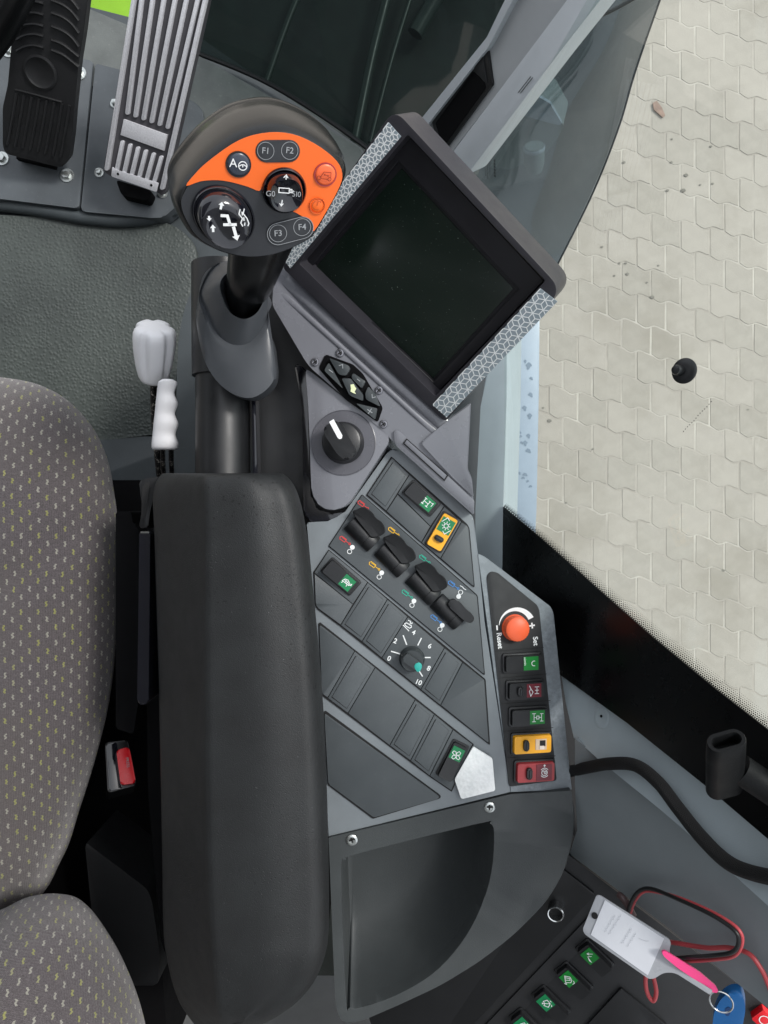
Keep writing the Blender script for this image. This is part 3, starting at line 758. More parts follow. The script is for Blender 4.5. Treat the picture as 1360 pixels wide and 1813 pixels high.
for y in (-20, 0, 22, 46, 70, 88):
    bar('curved_rib', q1, [(92, y), (112, y + 8), (128, y + 20), (140, y + 36 if y < 60 else y + 30)][:4], 6, 0.004, M['rub'], bpd)
for i in range(8):
    x = 14 + i * 13.4
    bar('straight_rib', q1, [(x + 16, 165 + i * 3), (x + 8, 215 + i * 3), (x, 255 + i * 3.3)], 6, 0.0035, M['rub'], bpd)
bar('cross_rib', q1, [(28, 158), (60, 166), (110, 180)], 3, 0.003, M['rub'], bpd)
lathe('boss', q1(72, 128), q1.n, [(0.022, 0), (0.022, 0.002), (0.019, 0.003), (0.016, 0.001), (0, 0.001)], M['rub'], bpd)
slab('hinge', flat(1.15), [(30, 262), (100, 280), (96, 296), (28, 280)], 0, -0.01, M['deep'], bpd, bev=0.002)
tag(tube('steering_column', [P(-60, 120, 1.0), P(-5, 50, 0.97), P(30, -20, 0.94), P(60, -90, 0.92)], 0.022, M['head'], seg=20), 'dark steering column edge in the far top left corner', 'column')
# aluminium accelerator pedal
ac = thing('accelerator_pedal', 'ribbed brushed aluminium accelerator pedal beside the black pedal', 'pedal', P(240, 330, 1.16))
q2 = Plane((240, 300, 1.10), (300, 320, 1.10), (290, 0, 0.98))
slab('base_plate', q2, [(237, -12), (246, -40), (380, -40), (368, 4), (293, 340), (286, 348), (278, 338), (196, 312), (184, 304), (184, 296)], -0.0005, -0.012, M['alud'], ac, bev=0.0015, rad=5)
fq = Frame(q2, 240, 250, 0)
def lerp(a, b, t): return (a[0] + (b[0] - a[0]) * t, a[1] + (b[1] - a[1]) * t)
def stripe(name, a, b, w, h, rad=None):
    dx, dy = b[0] - a[0], b[1] - a[1]; L = math.hypot(dx, dy); nx, ny = -dy / L * w / 2, dx / L * w / 2
    return slab(name, q2, [(a[0] + nx, a[1] + ny), (b[0] + nx, b[1] + ny), (b[0] - nx, b[1] - ny), (a[0] - nx, a[1] - ny)], h, -0.001, M['alu'], ac, bev=0.0006, rad=w * 0.45 if rad is None else rad)
stripe('edge_rail', (244, -50), (188, 302), 7, 0.005)
stripe('edge_rail', (374, -50), (286, 336), 7, 0.005)
for i in range(6):
    t = i / 5
    stripe('tread_rib', lerp((254, -30), (352, -10), t), lerp((225, 203), (296, 228), t), 7.4, 0.003)
    stripe('tread_rib', lerp((217, 249), (286, 276), t), lerp((206, 303), (271, 328), t), 6.6, 0.003)
slab('logo_plate', q2, [(219, 211), (296, 239), (290, 267), (213, 239)], 0.003, -0.001, M['alu'], ac, bev=0.0005)
tp = slab('toe_plate', q2, [(199, 295), (204, 300), (274, 322), (281, 324), (277, 340), (197, 312)], 0.0045, 0.0032, M['alu'], ac, bev=0.0005, rad=2)
for (u, v) in [(209, 308), (268, 328)]: lathe('rivet', q2(u, v, 0.0046), q2.n, [(0.0018, -0.001), (0.0018, 0.0004), (0, 0.0005)], M['deep'], tp, seg=12)
slab('hinge_block', flat(1.14), [(205, 318), (270, 338), (262, 356), (215, 345)], 0, -0.02, M['deep'], ac, bev=0.004, rad=6)

# ================================================================== white levers
def grip_flute(a, h): return 1 + 0.07 * math.cos(5 * a)
lv = thing('fluted_knob_lever', 'lever with short fluted white knob on chipped dark rod', 'lever', P(290, 850, 0.85))
a0, a1 = P(272, 672, 0.735), P(274, 578, 0.70); L = (a1 - a0).length; ax = (a1 - a0).normalized()
kp = 0.72 / FPX
_ex = ax.orthogonal().normalized(); _ey = ax.cross(_ex); AUP = math.atan2(_ey.z, _ex.z)   # which way is up round the knob
lathe('knob', a0, ax, [(0, 0), (19 * kp, 0), (23 * kp, 0.001), (26 * kp, L * .08), (29 * kp, L * .2), (32 * kp, L * .38), (34.5 * kp, L * .6), (35.5 * kp, L * .78), (34.8 * kp, L * .88), (32.5 * kp, L * .95), (28 * kp, L * .985), (20 * kp, L), (8 * kp, L + .0005), (0, L + .0006)], M['lever'], lv, seg=90, flute=lambda a, h: 1.04 - 0.20 * max(0.0, math.cos(5 * (a - AUP + 0.12))) ** 1.4 * min(1, max(0, (h - 0.004) / 0.014)), smooth=50)
tube('rod', [P(272, 676, 0.737), P(275, 760, 0.79), P(284, 850, 0.83)], 0.0036, M['chip'], lv)
lv2 = thing('finger_grip_lever', 'lever with long white finger grip over two thin rods', 'lever', P(300, 850, 0.84))
rings = []
for i in range(33):
    t = i / 32; v = 672 + (796 - 672) * t; d = 0.70 + 0.035 * t
    lft = 281 - 12 * min(1, t * 1.1) ** 0.9 ; rgt = 311 + 3 * t + 2.6 * math.sin(t * 2 * math.pi * 3.4 + 0.6)
    if t < 0.04: s = 0.62 + 0.38 * math.sin(t / 0.04 * math.pi / 2)
    elif t > 0.985: s = 0.93
    else: s = 1
    cu = (lft + rgt) / 2; hw = (rgt - lft) / 2 * s
    c_ = P(cu, v, d); hwm = hw * d / FPX
    rings.append([c_ + Vector((math.cos(a) * hwm, 0, math.sin(a) * hwm * 0.75)) for a in [j * 2 * math.pi / 24 for j in range(24)]])
loft('grip', rings, M['lever'], lv2, smooth=60)
for u in (288, 303): tube('rod', [P(u, 790, 0.735), P(u + 1, 830, 0.77), P(u + 4, 860, 0.80)], 0.0024, M['chip'], lv2, seg=8)

# ================================================================== armrest
ar = thing('armrest', 'long dark grey padded armrest beside the operator seat', 'armrest', P(430, 1300, 0.80))
def ring_at(v, lu, cu_, ru, dt, soft=1.0, drop=0.0, nmid=10):
    """section left flange -> crease -> crown -> right roll, pixels measured on the visible outline"""
    pr = [(lu, dt + 0.16), (lu + 1, dt + 0.10), (lu + 5, dt + 0.085), (lu + (cu_ - lu) * 0.35, dt + 0.060), (lu + (cu_ - lu) * 0.8, dt + 0.024), (cu_, dt + 0.008), (cu_ + 10, dt + 0.002),
          (cu_ + 30, dt), ((cu_ + ru) / 2, dt - 0.004), (ru - 50, dt), (ru - 26, dt + 0.003), (ru - 10, dt + 0.011), (ru - 2, dt + 0.024), (ru, dt + 0.04), (ru - 1, dt + 0.09), (ru - 4, dt + 0.16)]
    return [P(u, v, d + drop) for u, d in pr]
sec = [(846, 300, 372, 476, 0.030), (838, 292, 362, 494, 0.014), (842, 284, 358, 506, 0.006), (858, 274, 356, 520, 0.002), (885, 270, 357, 531, 0), (930, 272, 358, 541, 0), (1000, 274, 358, 550, 0), (1130, 278, 358, 563, 0), (1260, 282, 358, 573, 0),
       (1400, 285, 359, 579, 0), (1520, 287, 362, 582, 0), (1600, 288, 365, 583, 0), (1660, 290, 368, 581, 0), (1700, 296, 371, 573, 0.0), (1740, 305, 375, 555, 0.003), (1775, 318, 379, 525, 0.008), (1800, 334, 384, 490, 0.016), (1815, 345, 390, 462, 0.03)]
pr_ = [ring_at(v, l, c, r, 0.60, drop=dr) for v, l, c, r, dr in sec]
rg = [cat([r_ for r_ in ring], 4) for ring in pr_]
cols = [cat([rg[i][j] for i in range(len(rg))], 4) for j in range(len(rg[0]))]
rings = [[cols[j][i] for j in range(len(cols))] for i in range(len(cols[0]))]
def m_arm():
    t = NT('armrest_skin'); n = t.noise(28, 4); fine = t.noise(1100, 2)
    po = t.new('ShaderNodeTexVoronoi', {'Vector': t.co.outputs['Object'], 'Scale': 330.0}); pit = t.ramp(po.outputs['Distance'], 0.12, 0.20)
    area = t.ramp(t.noise(11, 2), 0.5, 0.66)
    pits = t.math('SUBTRACT', 1.0, t.math('MULTIPLY', t.math('SUBTRACT', 1.0, pit), area))
    sp = t.noise(520, 2); speck = t.ramp(sp, 0.74, 0.77)
    base = t.mix(t.ramp(n, 0.3, 0.7), lin('1e1f20'), lin('242627'))
    base = t.mix(t.math('MULTIPLY', speck, 0.3), base, lin('8d8f90'))
    vor2 = t.new('ShaderNodeTexVoronoi', {'Vector': t.co.outputs['Object'], 'Scale': 210.0}); hole = t.math('MULTIPLY', t.ramp(vor2.outputs['Distance'], 0.13, 0.2, 1.0, 0.0), t.ramp(t.noise(9, 3), 0.46, 0.6))
    base = t.mix(hole, base, lin('070708'))
    t.set(Base_Color=base, Roughness=t.ramp(t.noise(60, 5, 0.7), 0.3, 0.7, 0.46, 0.54), Specular_IOR_Level=0.35)
    h = t.math('ADD', t.math('MULTIPLY', fine, 0.6), pits)
    t.bump(h, 0.6, 0.0008); return t.m
M['armskin'] = m_arm()
loft('pad', rings, M['armskin'], ar, smooth=70)
# front mount block and hook bracket on the seat side
slab('hook_bracket', flat(0.715), [(246, 852), (262, 846), (300, 842), (345, 840), (345, 870), (275, 870), (266, 905), (262, 935), (246, 935), (252, 900)], 0.0, -0.10, M['black'], ar, bev=0.003, rad=5)
slab('slot', flat(0.715), [(252, 862), (262, 852), (266, 856), (258, 915), (250, 918)], 0.0006, 0.0001, M['gap'], ar, rad=2)
slab('slide_bar', flat(0.70), [(247, 940), (266, 941), (263, 1244), (254, 1250), (243, 1244)], 0.0, -0.05, M['gloss'], ar, bev=0.0035, rad=5, seg=3)
slab('bar_edge', flat(0.699), [(249, 941), (264, 941), (264, 944), (249, 944)], 0.0006, 0.0, M['steel'], ar)
slab('side_bracket', flat(0.78), [(205, 905), (232, 905), (236, 930), (248, 940), (244, 1250), (236, 1300), (205, 1290)], 0.0, -0.1, M['deep'], ar, bev=0.003, rad=5)
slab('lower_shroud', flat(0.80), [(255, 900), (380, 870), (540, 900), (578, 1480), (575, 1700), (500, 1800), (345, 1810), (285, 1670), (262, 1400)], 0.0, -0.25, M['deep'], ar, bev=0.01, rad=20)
lathe('fixing_screw', P(333, 1684, 0.655), (-0.4, 0, 1), [(0.0035, -0.003), (0.0035, 0.001), (0, 0.0015)], M['bolt'], ar, seg=12)
tag(slab('seat_side_cover', flat(0.88), [(150, 1490), (262, 1575), (270, 1600), (283, 1690), (280, 1745), (200, 1745), (165, 1640)], 0, -0.1, M['blackm'], bev=0.006, rad=10),
    'black plastic cover in the gap between cushion and backrest', 'cover')
# ================================================================== multifunction lever
ml = thing('multifunction_lever', 'black multifunction drive lever with orange button face', 'control lever', P(400, 800, 0.70))
hp = Plane((458, 345, 0.50), n=(0.25, -0.66, 0.71))
oc = [(320, 345), (332, 325), (367, 285), (412, 251), (449, 236), (492, 230), (531, 238), (571, 258), (600, 283), (610, 306), (605, 330), (583, 372), (560, 412), (545, 427), (505, 446), (465, 456), (428, 456), (386, 445), (346, 421), (324, 387), (316, 362)]
def scaled(pts, s, c=(462, 345)): return [(c[0] + (u - c[0]) * s, c[1] + (v - c[1]) * s) for u, v in pts]
base_o = [Vector(hp(u, v)) for u, v in [(p.x, p.y) for p in catc([(a, b) for a, b in oc], 4)]]
cc = sum(base_o, Vector()) / len(base_o)
def hring(s, h): return [cc + (p - cc) * s + hp.n * h for p in base_o]
body = [hring(0.965, -0.0005), hring(1.0, -0.002), hring(1.045, -0.0075), hring(1.075, -0.018), hring(1.085, -0.036), hring(1.08, -0.0525), hring(1.066, -0.0535), hring(1.066, -0.0548), hring(1.078, -0.056), hring(1.06, -0.064), hring(0.98, -0.071), hring(0.82, -0.076), hring(0.55, -0.078)]
loft('housing', body, M['head'], ml, smooth=40)
fp_ = [cc + (p - cc) * 0.967 + hp.n * 0.0002 for p in base_o]
frombm('face_plate', prism(fp_, hp.n, 0.002), M['face'], ml)
# orange printed field
ora = [(330, 329), (345, 309), (367, 287.5), (412, 255), (449, 239.5), (492, 234.5), (531, 242), (569, 262), (597, 286), (606, 307), (602, 329), (580, 371), (556, 409), (551, 397), (543, 388), (525, 377), (518, 372), (530, 350), (530, 325), (515, 310), (495, 306), (478, 312), (466, 327), (459, 338), (440, 331), (412, 323), (385, 319), (355, 321)]
op = slab('orange_field', hp, [(p.x, p.y) for p in catc([(a, b) for a, b in ora], 3)], 0.0008, 0.0002, M['orange'], ml)
def hbutton(name, u, v, r, mat, label, h=0.0016, dish=False, ring=M['black']):
    k = hp.px(u, v); o = hp(u, v)
    b = lathe(name, o, hp.n, [(r * k, 0.0), (r * k, h), (r * k - 0.0006, h + 0.0006), (r * 0.8 * k, h + 0.0008), (0, h + (0.0004 if dish else 0.0012))], mat, ml, seg=36, label=label)
    lathe('surround', o, hp.n, [(r * 1.02 * k, 0.0), (r * 1.02 * k, 0.0016), (r * 1.14 * k, 0.0016), (r * 1.16 * k, 0.0)], ring, b, seg=36)
    return b
def htop(u, v, ang, h): return Frame(hp, u, v, ang, h)
gb = M['face']
b = hbutton('autosteer_button', 422, 290, 20, plastic('slate_button', '3a404c', 0.3, 0, vary=0.03), 'slate button with letter A and steering wheel symbol')
f0 = htop(422, 290, 3, 0.0032)
text('letter', 'A', htop(413, 289, 3, 0.0032), 15, M['white'], b)
strokes('wheel_symbol', f0, [[(8 + 7.5 * math.cos(a), -3 + 7.5 * math.sin(a)) for a in [i * math.pi / 10 for i in range(21)]], [(1, -4), (6, -1), (10, -1), (15, -4)], [(8, -2), (8, -5)]], 1.7, M['white'], b)
# F1 F2 pair
def fpair(u0, v0, u1, v1, r, n1, n2, ring):
    ang = math.degrees(math.atan2(v1 - v0, u1 - u0)); L = math.hypot(u1 - u0, v1 - v0)
    fr = Frame(hp, (u0 + u1) / 2, (v0 + v1) / 2, ang)
    pill = circ(r * 1.28, 12, L / 2, 0, -90, 90) + circ(r * 1.28, 12, -L / 2, 0, 90, 270)
    pd = fslab('key_pad', fr, pill, 0.0013, 0.0, M['face'], ml, bev=0.0003, label='grey pad with keys %s and %s' % (n1, n2))
    if ring: strokes('outline', fr, [pill + pill[:1]], 0.9, M['greyp'], pd, h=0.0014)
    for (u, v, s) in ((u0, v0, n1), (u1, v1, n2)):
        f = Frame(hp, u, v, 6 if ring == 0 else -4, 0.0016)
        strokes('key_ring', f, [circ(r, 28) + circ(r, 28)[:1]], 0.9, M['greyp'], pd)
        text('key_lettering', s, f, 10.5, M['greyp'], pd, bold=0.01)
fpair(470.5, 267, 513, 266.5, 15, 'F1', 'F2', 0)
fpair(492.5, 413, 535, 402, 15, 'F3', 'F4', 1)
b = hbutton('machine_button', 575.5, 308, 18, M['orange_b'], 'orange button with harvester symbol', ring=M['red'])
f0 = htop(575.5, 310, 8, 0.0032)
strokes('harvester_symbol', f0, [circ(3.4, 14, -10, -6) + circ(3.4, 14, -10, -6)[:1], circ(3, 14, 9, -6) + circ(3, 14, 9, -6)[:1], [(-7, -4), (-3, 5), (10, 6), (11, -3)], [(-6, -6.5), (6, -6.5)], [(-2, 0), (7, 0)], [(-2, 0), (0, 1.8)], [(7, 0), (5, -1.8)]], 1.1, plastic('dark_red_print', '8a2a12', 0.5, 0), b)
b = hbutton('speed_button', 561.5, 363.5, 12.5, M['orange'], 'flat orange button with speed gauge symbol', h=0.0006, ring=M['orange'])
strokes('gauge_symbol', htop(561.5, 363.5, 5, 0.0020), [circ(13.2, 28) + circ(13.2, 28)[:1], circ(8, 20, 0, 0, 40, 300), [(0, 0), (1, 7)], [(6, 9), (10, 12)]], 1.0, plastic('dark_orange_print', 'a8430c', 0.5, 0), b)
# four-way centre button
k = hp.px(503, 336); o = hp(503, 336)
b = lathe('four_way_switch', o, hp.n, [(39.5 * k, 0), (39.5 * k, 0.0022), (37 * k, 0.0032), (34.5 * k, 0.0018), (33.5 * k, 0.0012), (33 * k, 0.006), (29 * k, 0.0105), (24 * k, 0.0095), (16 * k, 0.0075), (0, 0.006)], M['gloss'], ml, seg=56,
          flute=lambda a, h: 1.0 if h < 0.005 else 1 + 0.03 * math.cos(4 * a), smooth=50, label='glossy black four way rocker with white arrows')
f0 = htop(503, 337, 4, 0.0112)
strokes('arrows', f0, [[(2, 26), (2, 19)], [(-2, 22), (2, 26.5), (5, 22)], [(-3, -26), (-2, -17)], [(-6, -23), (-3, -27), (0, -23)], [(-9, -4), (9, -4), (9, 4), (-9, 4), (-9, -4)], [(9, 2.6), (14, 2.6)], [(9, -2.6), (15, -2.6)], [(11, 0), (17, 0)]], 1.6, M['white'], b)
text('left_lettering', 'G0', htop(479, 343, 4, 0.0112), 9.5, M['greyp'], b)
text('right_lettering', '5I0', htop(525, 344, 4, 0.0112), 9, M['greyp'], b)
# big oval tilt rocker at the lower left
fo = Frame(hp, 396, 382, 42)
ov = lambda a, b_, n=44: [(a * math.cos(2 * math.pi * i / n), b_ * math.sin(2 * math.pi * i / n)) for i in range(n)]
def oring(a, b_, h, dx=0, dy=0, tl=0.0): return [fo(x + dx, y + dy, h + tl * y / 50) for x, y in ov(a, b_)]
b = loft('thumb_rocker', [oring(59, 50, 0.0), oring(59, 50, 0.002), oring(56, 47, 0.0034), oring(53.5, 45, 0.002), oring(52.5, 44, 0.002), oring(51, 43, 0.007, tl=-.001), oring(46, 38, 0.0125, 2, -3, tl=-.001), oring(40, 33, 0.0138, 5, -6), oring(30, 26, 0.0128, 7, -8), oring(12, 11, 0.012, 8, -9), oring(1, 1, 0.012, 8, -9)], M['gloss'], ml, smooth=60, label='large glossy oval thumb rocker with white arrows')
fi = htop(402, 388, 8, 0.0152)
def arrow(x, y, ang, L, w, hd):
    c, s = math.cos(R(ang)), math.sin(R(ang))
    pts = [(-L / 2, -w / 2), (L / 2 - hd, -w / 2), (L / 2 - hd, -w * 1.25), (L / 2, 0), (L / 2 - hd, w * 1.25), (L / 2 - hd, w / 2), (-L / 2, w / 2)]
    return [(x + a * c - b_ * s, y + a * s + b_ * c) for a, b_ in pts]
fills('arrows', fi, [arrow(-12, 22, 85, 13, 4, 6), arrow(17, -23, -68, 26, 5.5, 9), arrow(-30, -3, -80, 9, 3.6, 5), arrow(-22, -19, 100, 13, 4, 6)], M['white'], b)
strokes('tilt_symbol', fi, [[(-10, 5), (0, 6), (6, -8)], [(-4, -10), (16, -7)]], 5, M['white'], b)
strokes('field_symbol', fi, [[(20, 20), (19, 12), (26, 5), (24, -3), (28, -8)], [(27, 22), (26, 14), (34, 6), (38, -2), (37, -6)], [(24, 16), (25, 11)], [(28, 7), (29, 2)], [(31, -2), (31, -6)]], 1.9, M['white'], b)
# neck, sleeve and support tube
tube('neck', [P(474, 380, 0.585), P(458, 440, 0.60), P(445, 490, 0.615), P(434, 527, 0.645), P(430, 545, 0.675)], lambda t: 0.0285 - 0.0125 * min(1, t * 1.35) ** 0.8, M['head'], ml, seg=32, smooth=60)
def pring(pts, n=5): return [Vector(q) for q in catc([P(*p) for p in pts], n)]
col = pring([(388, 500, .615), (393, 530, .618), (407, 556, .622), (432, 568, .626), (455, 558, .628), (469, 535, .626), (473, 512, .622), (440, 478, .620), (405, 480, .617)])
col_i = [p + (sum(col, Vector()) / len(col) - p) * 0.06 + Vector((0, 0, 0.001)) for p in col]
col_d = [p + (sum(col, Vector()) / len(col) - p) * 0.07 + Vector((0, 0, -0.03)) for p in col]
mid = pring([(356, 515, .645), (366, 552, .645), (384, 590, .645), (412, 610, .645), (442, 606, .645), (464, 580, .645), (474, 545, .645), (455, 470, .64), (390, 466, .64)])
lob = pring([(349, 540, .652), (352, 600, .652), (370, 655, .652), (405, 693, .652), (447, 704, .652), (483, 676, .652), (486, 630, .652), (468, 575, .652), (375, 478, .652)])
lob2 = [p + Vector((0, 0, -0.012)) for p in lob]
lob3 = [p + (sum(lob, Vector()) / len(lob) - p) * 0.04 + Vector((0, 0, -0.03)) for p in lob]
fl1 = [lob[i].lerp(mid[i], 0.28) + Vector((0, 0, 0.0015)) for i in range(len(lob))]
fl2 = [lob[i].lerp(mid[i], 0.8) + Vector((0, 0, 0.003)) for i in range(len(lob))]
loft('saddle_sleeve', [col_d, col_i, col, mid, fl2, fl1, lob, lob2, lob3], plastic('sleeve_grey', '3f4246', 0.34, 0.15, 1500, 0.06), ml, smooth=55)
tube('rear_sleeve', [P(392, 470, 0.70), P(392, 540, 0.70), P(393, 666, 0.70)], 0.0265, M['black'], ml, seg=36, smooth=60)
tube('support_tube', [P(395, 480, 0.70), P(395, 700, 0.70), P(395, 900, 0.70)], 0.0245, M['black'], ml, seg=40, smooth=60)
slab('tube_edge_strip', flat(0.69), [(445, 690), (452, 690), (456, 840), (447, 840)], 0, -0.02, M['gloss'], ml, bev=0.002)

# ================================================================== pedestal under lever and display
pd = thing('console_pedestal', 'dark grey moulded pedestal carrying the armrest and display', 'pedestal', P(430, 900, 1.15))
ped = [(322, 920), (312, 800), (313, 660), (318, 580), (335, 520), (365, 478), (400, 455), (470, 450), (640, 520), (800, 720), (840, 940), (860, 1100), (600, 1300)]
slab('body', flat(0.90), ped, 0.0, -0.29, M['base'], pd, bev=0.03, rad=[5, 20, 20, 30, 40, 40, 40, 20, 20, 10, 10, 10, 10], seg=6)
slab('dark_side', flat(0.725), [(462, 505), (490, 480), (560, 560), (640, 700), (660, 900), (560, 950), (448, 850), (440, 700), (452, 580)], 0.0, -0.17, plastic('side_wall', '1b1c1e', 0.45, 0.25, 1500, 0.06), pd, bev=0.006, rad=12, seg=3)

# ================================================================== display terminal
dt = thing('display_terminal', 'dark square display terminal with patterned strips and keypad', 'display', P(740, 600, 0.80))
mp = Plane((505, 472, 0.66), (790, 742, 0.665), (993, 515, 0.575))
hq = [(690, 186), (710, 190), (985, 485), (996, 512), (990, 528), (800, 735), (786, 745), (500, 478), (505, 462)]
ho = rnd([(698, 193), (995, 513), (788, 747), (500, 474)], [26, 30, 8, 8], 6)
hi_ = [(722, 238), (966, 497), (771, 702), (529, 466)]
# housing: front ring with the recess cut, walls in and out
def ring_body(name, pl, outer, inner, top, bot, wall_in, mat, parent, bev=0.002, **k):
    bm = bmesh.new()
    po = [bm.verts.new(pl(u, v, top)) for u, v in outer]; pi = [bm.verts.new(pl(u, v, top)) for u, v in inner]
    eo = [bm.edges.new((po[i], po[(i + 1) % len(po)])) for i in range(len(po))]
    ei = [bm.edges.new((pi[i], pi[(i + 1) % len(pi)])) for i in range(len(pi))]
    bmesh.ops.triangle_fill(bm, use_beauty=True, use_dissolve=False, edges=eo + ei)
    bo = [bm.verts.new(v.co - pl.n * (top - bot)) for v in po]; bi = [bm.verts.new(v.co - pl.n * wall_in) for v in pi]
    for i in range(len(po)): j = (i + 1) % len(po); bm.faces.new((po[i], bo[i], bo[j], po[j]))
    for i in range(len(pi)): j = (i + 1) % len(pi); bm.faces.new((pi[i], pi[j], bi[j], bi[i]))
    if bev: bmesh.ops.bevel(bm, geom=eo + ei, offset=bev, segments=3, profile=0.6, affect='EDGES', clamp_overlap=True)
    return frombm(name, bm, mat, parent, **k)
ring_body('housing', mp, ho, rnd(hi_, 5), 0.0, -0.035, 0.022, M['bezel'], dt, bev=0.0028)
ctr = (747, 476)
slab('recess_floor', mp, rnd([(722, 238), (980, 505), (771, 715), (520, 466)], 4), -0.0185, -0.03, M['bezel_in'], dt)
slab('screen', mp, [(711, 298), (909, 511), (767, 670), (559, 473)], -0.0178, -0.020, M['screen'], dt, bev=0.0004)
# recessed mask walls between opening and screen
ring_body('mask', mp, [(724, 240), (963, 497), (771, 700), (531, 466)], [(705, 286), (918, 512), (767, 676), (552, 472)], -0.0135, -0.018, 0.004, M['bezel_in'], dt, bev=0.0008)
# patterned strips: rhombille line print on grey foil
def strip(name, quad, nlen, label):
    a, b_, c, d = quad       # a-b short end, a-d long side
    s = slab(name, mp, quad, 0.0009, 0.0001, plastic('strip_grey', '8f9aa0', 0.35, 0.1, 1500, 0.05), dt, label=label)
    A, B, C, D = [Vector(q) for q in quad]
    def mapp(x, y): p = (A * (1 - y) + B * y) * (1 - x) + (D * (1 - y) + C * y) * x; return mp(p.x, p.y, 0.0013)
    L = ((D - A).length + (C - B).length) / 2; Wd = ((B - A).length + (C - D).length) / 2
    e = Wd / 3.3; segs = []
    hx = e * math.sqrt(3); n_i = int(L / (1.5 * e)) + 3
    for i in range(-1, n_i):
        for j in range(-1, 5):
            cx, cy = i * 1.5 * e, j * hx + (i % 2) * hx / 2
            ring = [(cx + e * math.cos(R(60 * q)), cy + e * math.sin(R(60 * q))) for q in range(6)]
            for q in (0, 1, 2): segs.append((ring[q], ring[q + 1]))
            for q in range(0, 6, 2): segs.append(((cx, cy), ring[q]))
    bm = bmesh.new(); hw = 0.8
    for (p, q) in segs:
        x0, y0, x1, y1 = p[0], p[1], q[0], q[1]; t0, t1 = 0.0, 1.0; ok = True
        for dd, lo, hi2 in ((x1 - x0, -x0, L - x0), (y1 - y0, -y0, Wd - y0)):
            if abs(dd) < 1e-9:
                if lo > 0 or hi2 < 0: ok = False
                continue
            ta, tb = lo / dd, hi2 / dd
            if ta > tb: ta, tb = tb, ta
            t0, t1 = max(t0, ta), min(t1, tb)
        if not ok or t1 - t0 < 0.05: continue
        p0 = Vector((x0 + (x1 - x0) * t0, y0 + (y1 - y0) * t0)); p1 = Vector((x0 + (x1 - x0) * t1, y0 + (y1 - y0) * t1))
        dr = (p1 - p0).normalized(); nn = Vector((-dr.y, dr.x)) * hw
        bm.faces.new([bm.verts.new(mapp(z.x / L, z.y / Wd)) for z in (p0 + nn, p1 + nn, p1 - nn, p0 - nn)])
    me = bpy.data.meshes.new('line_print'); bm.to_mesh(me); bm.free()
    link('line_print', me, M['white'], s, smooth=0)
strip('pattern_strip', [(688, 217), (710, 242), (514, 475), (503, 460)], 0, 'upper left strip printed with white cube lines')
strip('pattern_strip', [(957, 511), (987, 534), (791, 739), (766, 717)], 0, 'lower right strip printed with white cube lines')
# glossy fascia below the monitor
bpf = Plane((500, 480, 0.672), (780, 745, 0.676), (690, 770, 0.681))
slab('fascia_band', bpf, [(500, 472), (790, 745), (834, 712), (828, 832), (836, 846), (840, 913), (695, 781), (684, 768), (546, 648), (482, 540), (484, 505)], 0.0, -0.05, M['fascia'], dt, bev=0.004, rad=[8, 2, 6, 10, 10, 6, 6, 14, 16, 10, 10], seg=3)
# raised roll along the monitor foot
def roll(name, pts, w, h, mat, parent):
    path = cat([bpf(u, v, 0.0) for u, v in pts], 8); k = bpf.px(*pts[0]) * w / 2; rings = []
    for i, p in enumerate(path):
        t = (path[min(i + 1, len(path) - 1)] - path[max(i - 1, 0)]).normalized(); s = bpf.n.cross(t).normalized(); e_ = min(1, i / 6 + .2, (len(path) - 1 - i) / 6 + .2)
        rings.append([p + s * (k * math.cos(math.pi * j / 14)) + bpf.n * (h * e_ * math.sin(math.pi * j / 14) - 0.0006) for j in range(15)])
    return loft(name, rings, mat, parent, smooth=70)
roll('foot_roll', [(506, 494), (600, 583), (700, 675), (792, 757)], 26, 0.006, M['fascia'], dt)
roll('foot_roll', [(500, 520), (600, 610), (700, 702), (775, 770)], 12, 0.0028, M['fascia'], dt)
cpl = Plane((560, 880, 0.690), (690, 780, 0.684), (548, 690, 0.690))
slab('dial_panel', cpl, [(541, 652), (556, 662), (686, 765), (690, 782), (612, 900), (575, 905), (552, 880), (546, 720)], 0.003, -0.06, M['fascia'], dt, bev=0.004, rad=[6, 4, 10, 14, 30, 20, 30, 10], seg=3)
slab('side_flank', cpl, [(520, 640), (545, 655), (550, 890), (575, 912), (620, 905), (612, 925), (570, 935), (538, 915), (535, 720)], -0.012, -0.08, M['gloss'], dt, bev=0.005, rad=12, seg=3)
slab('display_hood', bpf, [(786, 750), (832, 716), (826, 832), (834, 845), (839, 880), (802, 846), (750, 790), (746, 783)], 0.0035, 0.0005, M['fascia'], dt, bev=0.0015, rad=4)
# name slot
slab('label_slot', bpf, [(697, 762), (707, 762), (840, 886), (839, 912), (700, 788)], 0.003, 0.0, M['fascia'], dt, bev=0.0015, rad=4)
slot = slab('slot_frame', bpf, [(720, 776), (794, 842), (787, 852), (713, 785)], 0.0042, 0.003, M['gap'], dt)
slab('slot_cover', bpf, [(720.5, 778.5), (791, 841.5), (786.5, 849), (716, 785)], 0.0049, 0.004, M['fascia'], slot, bev=0.0004)
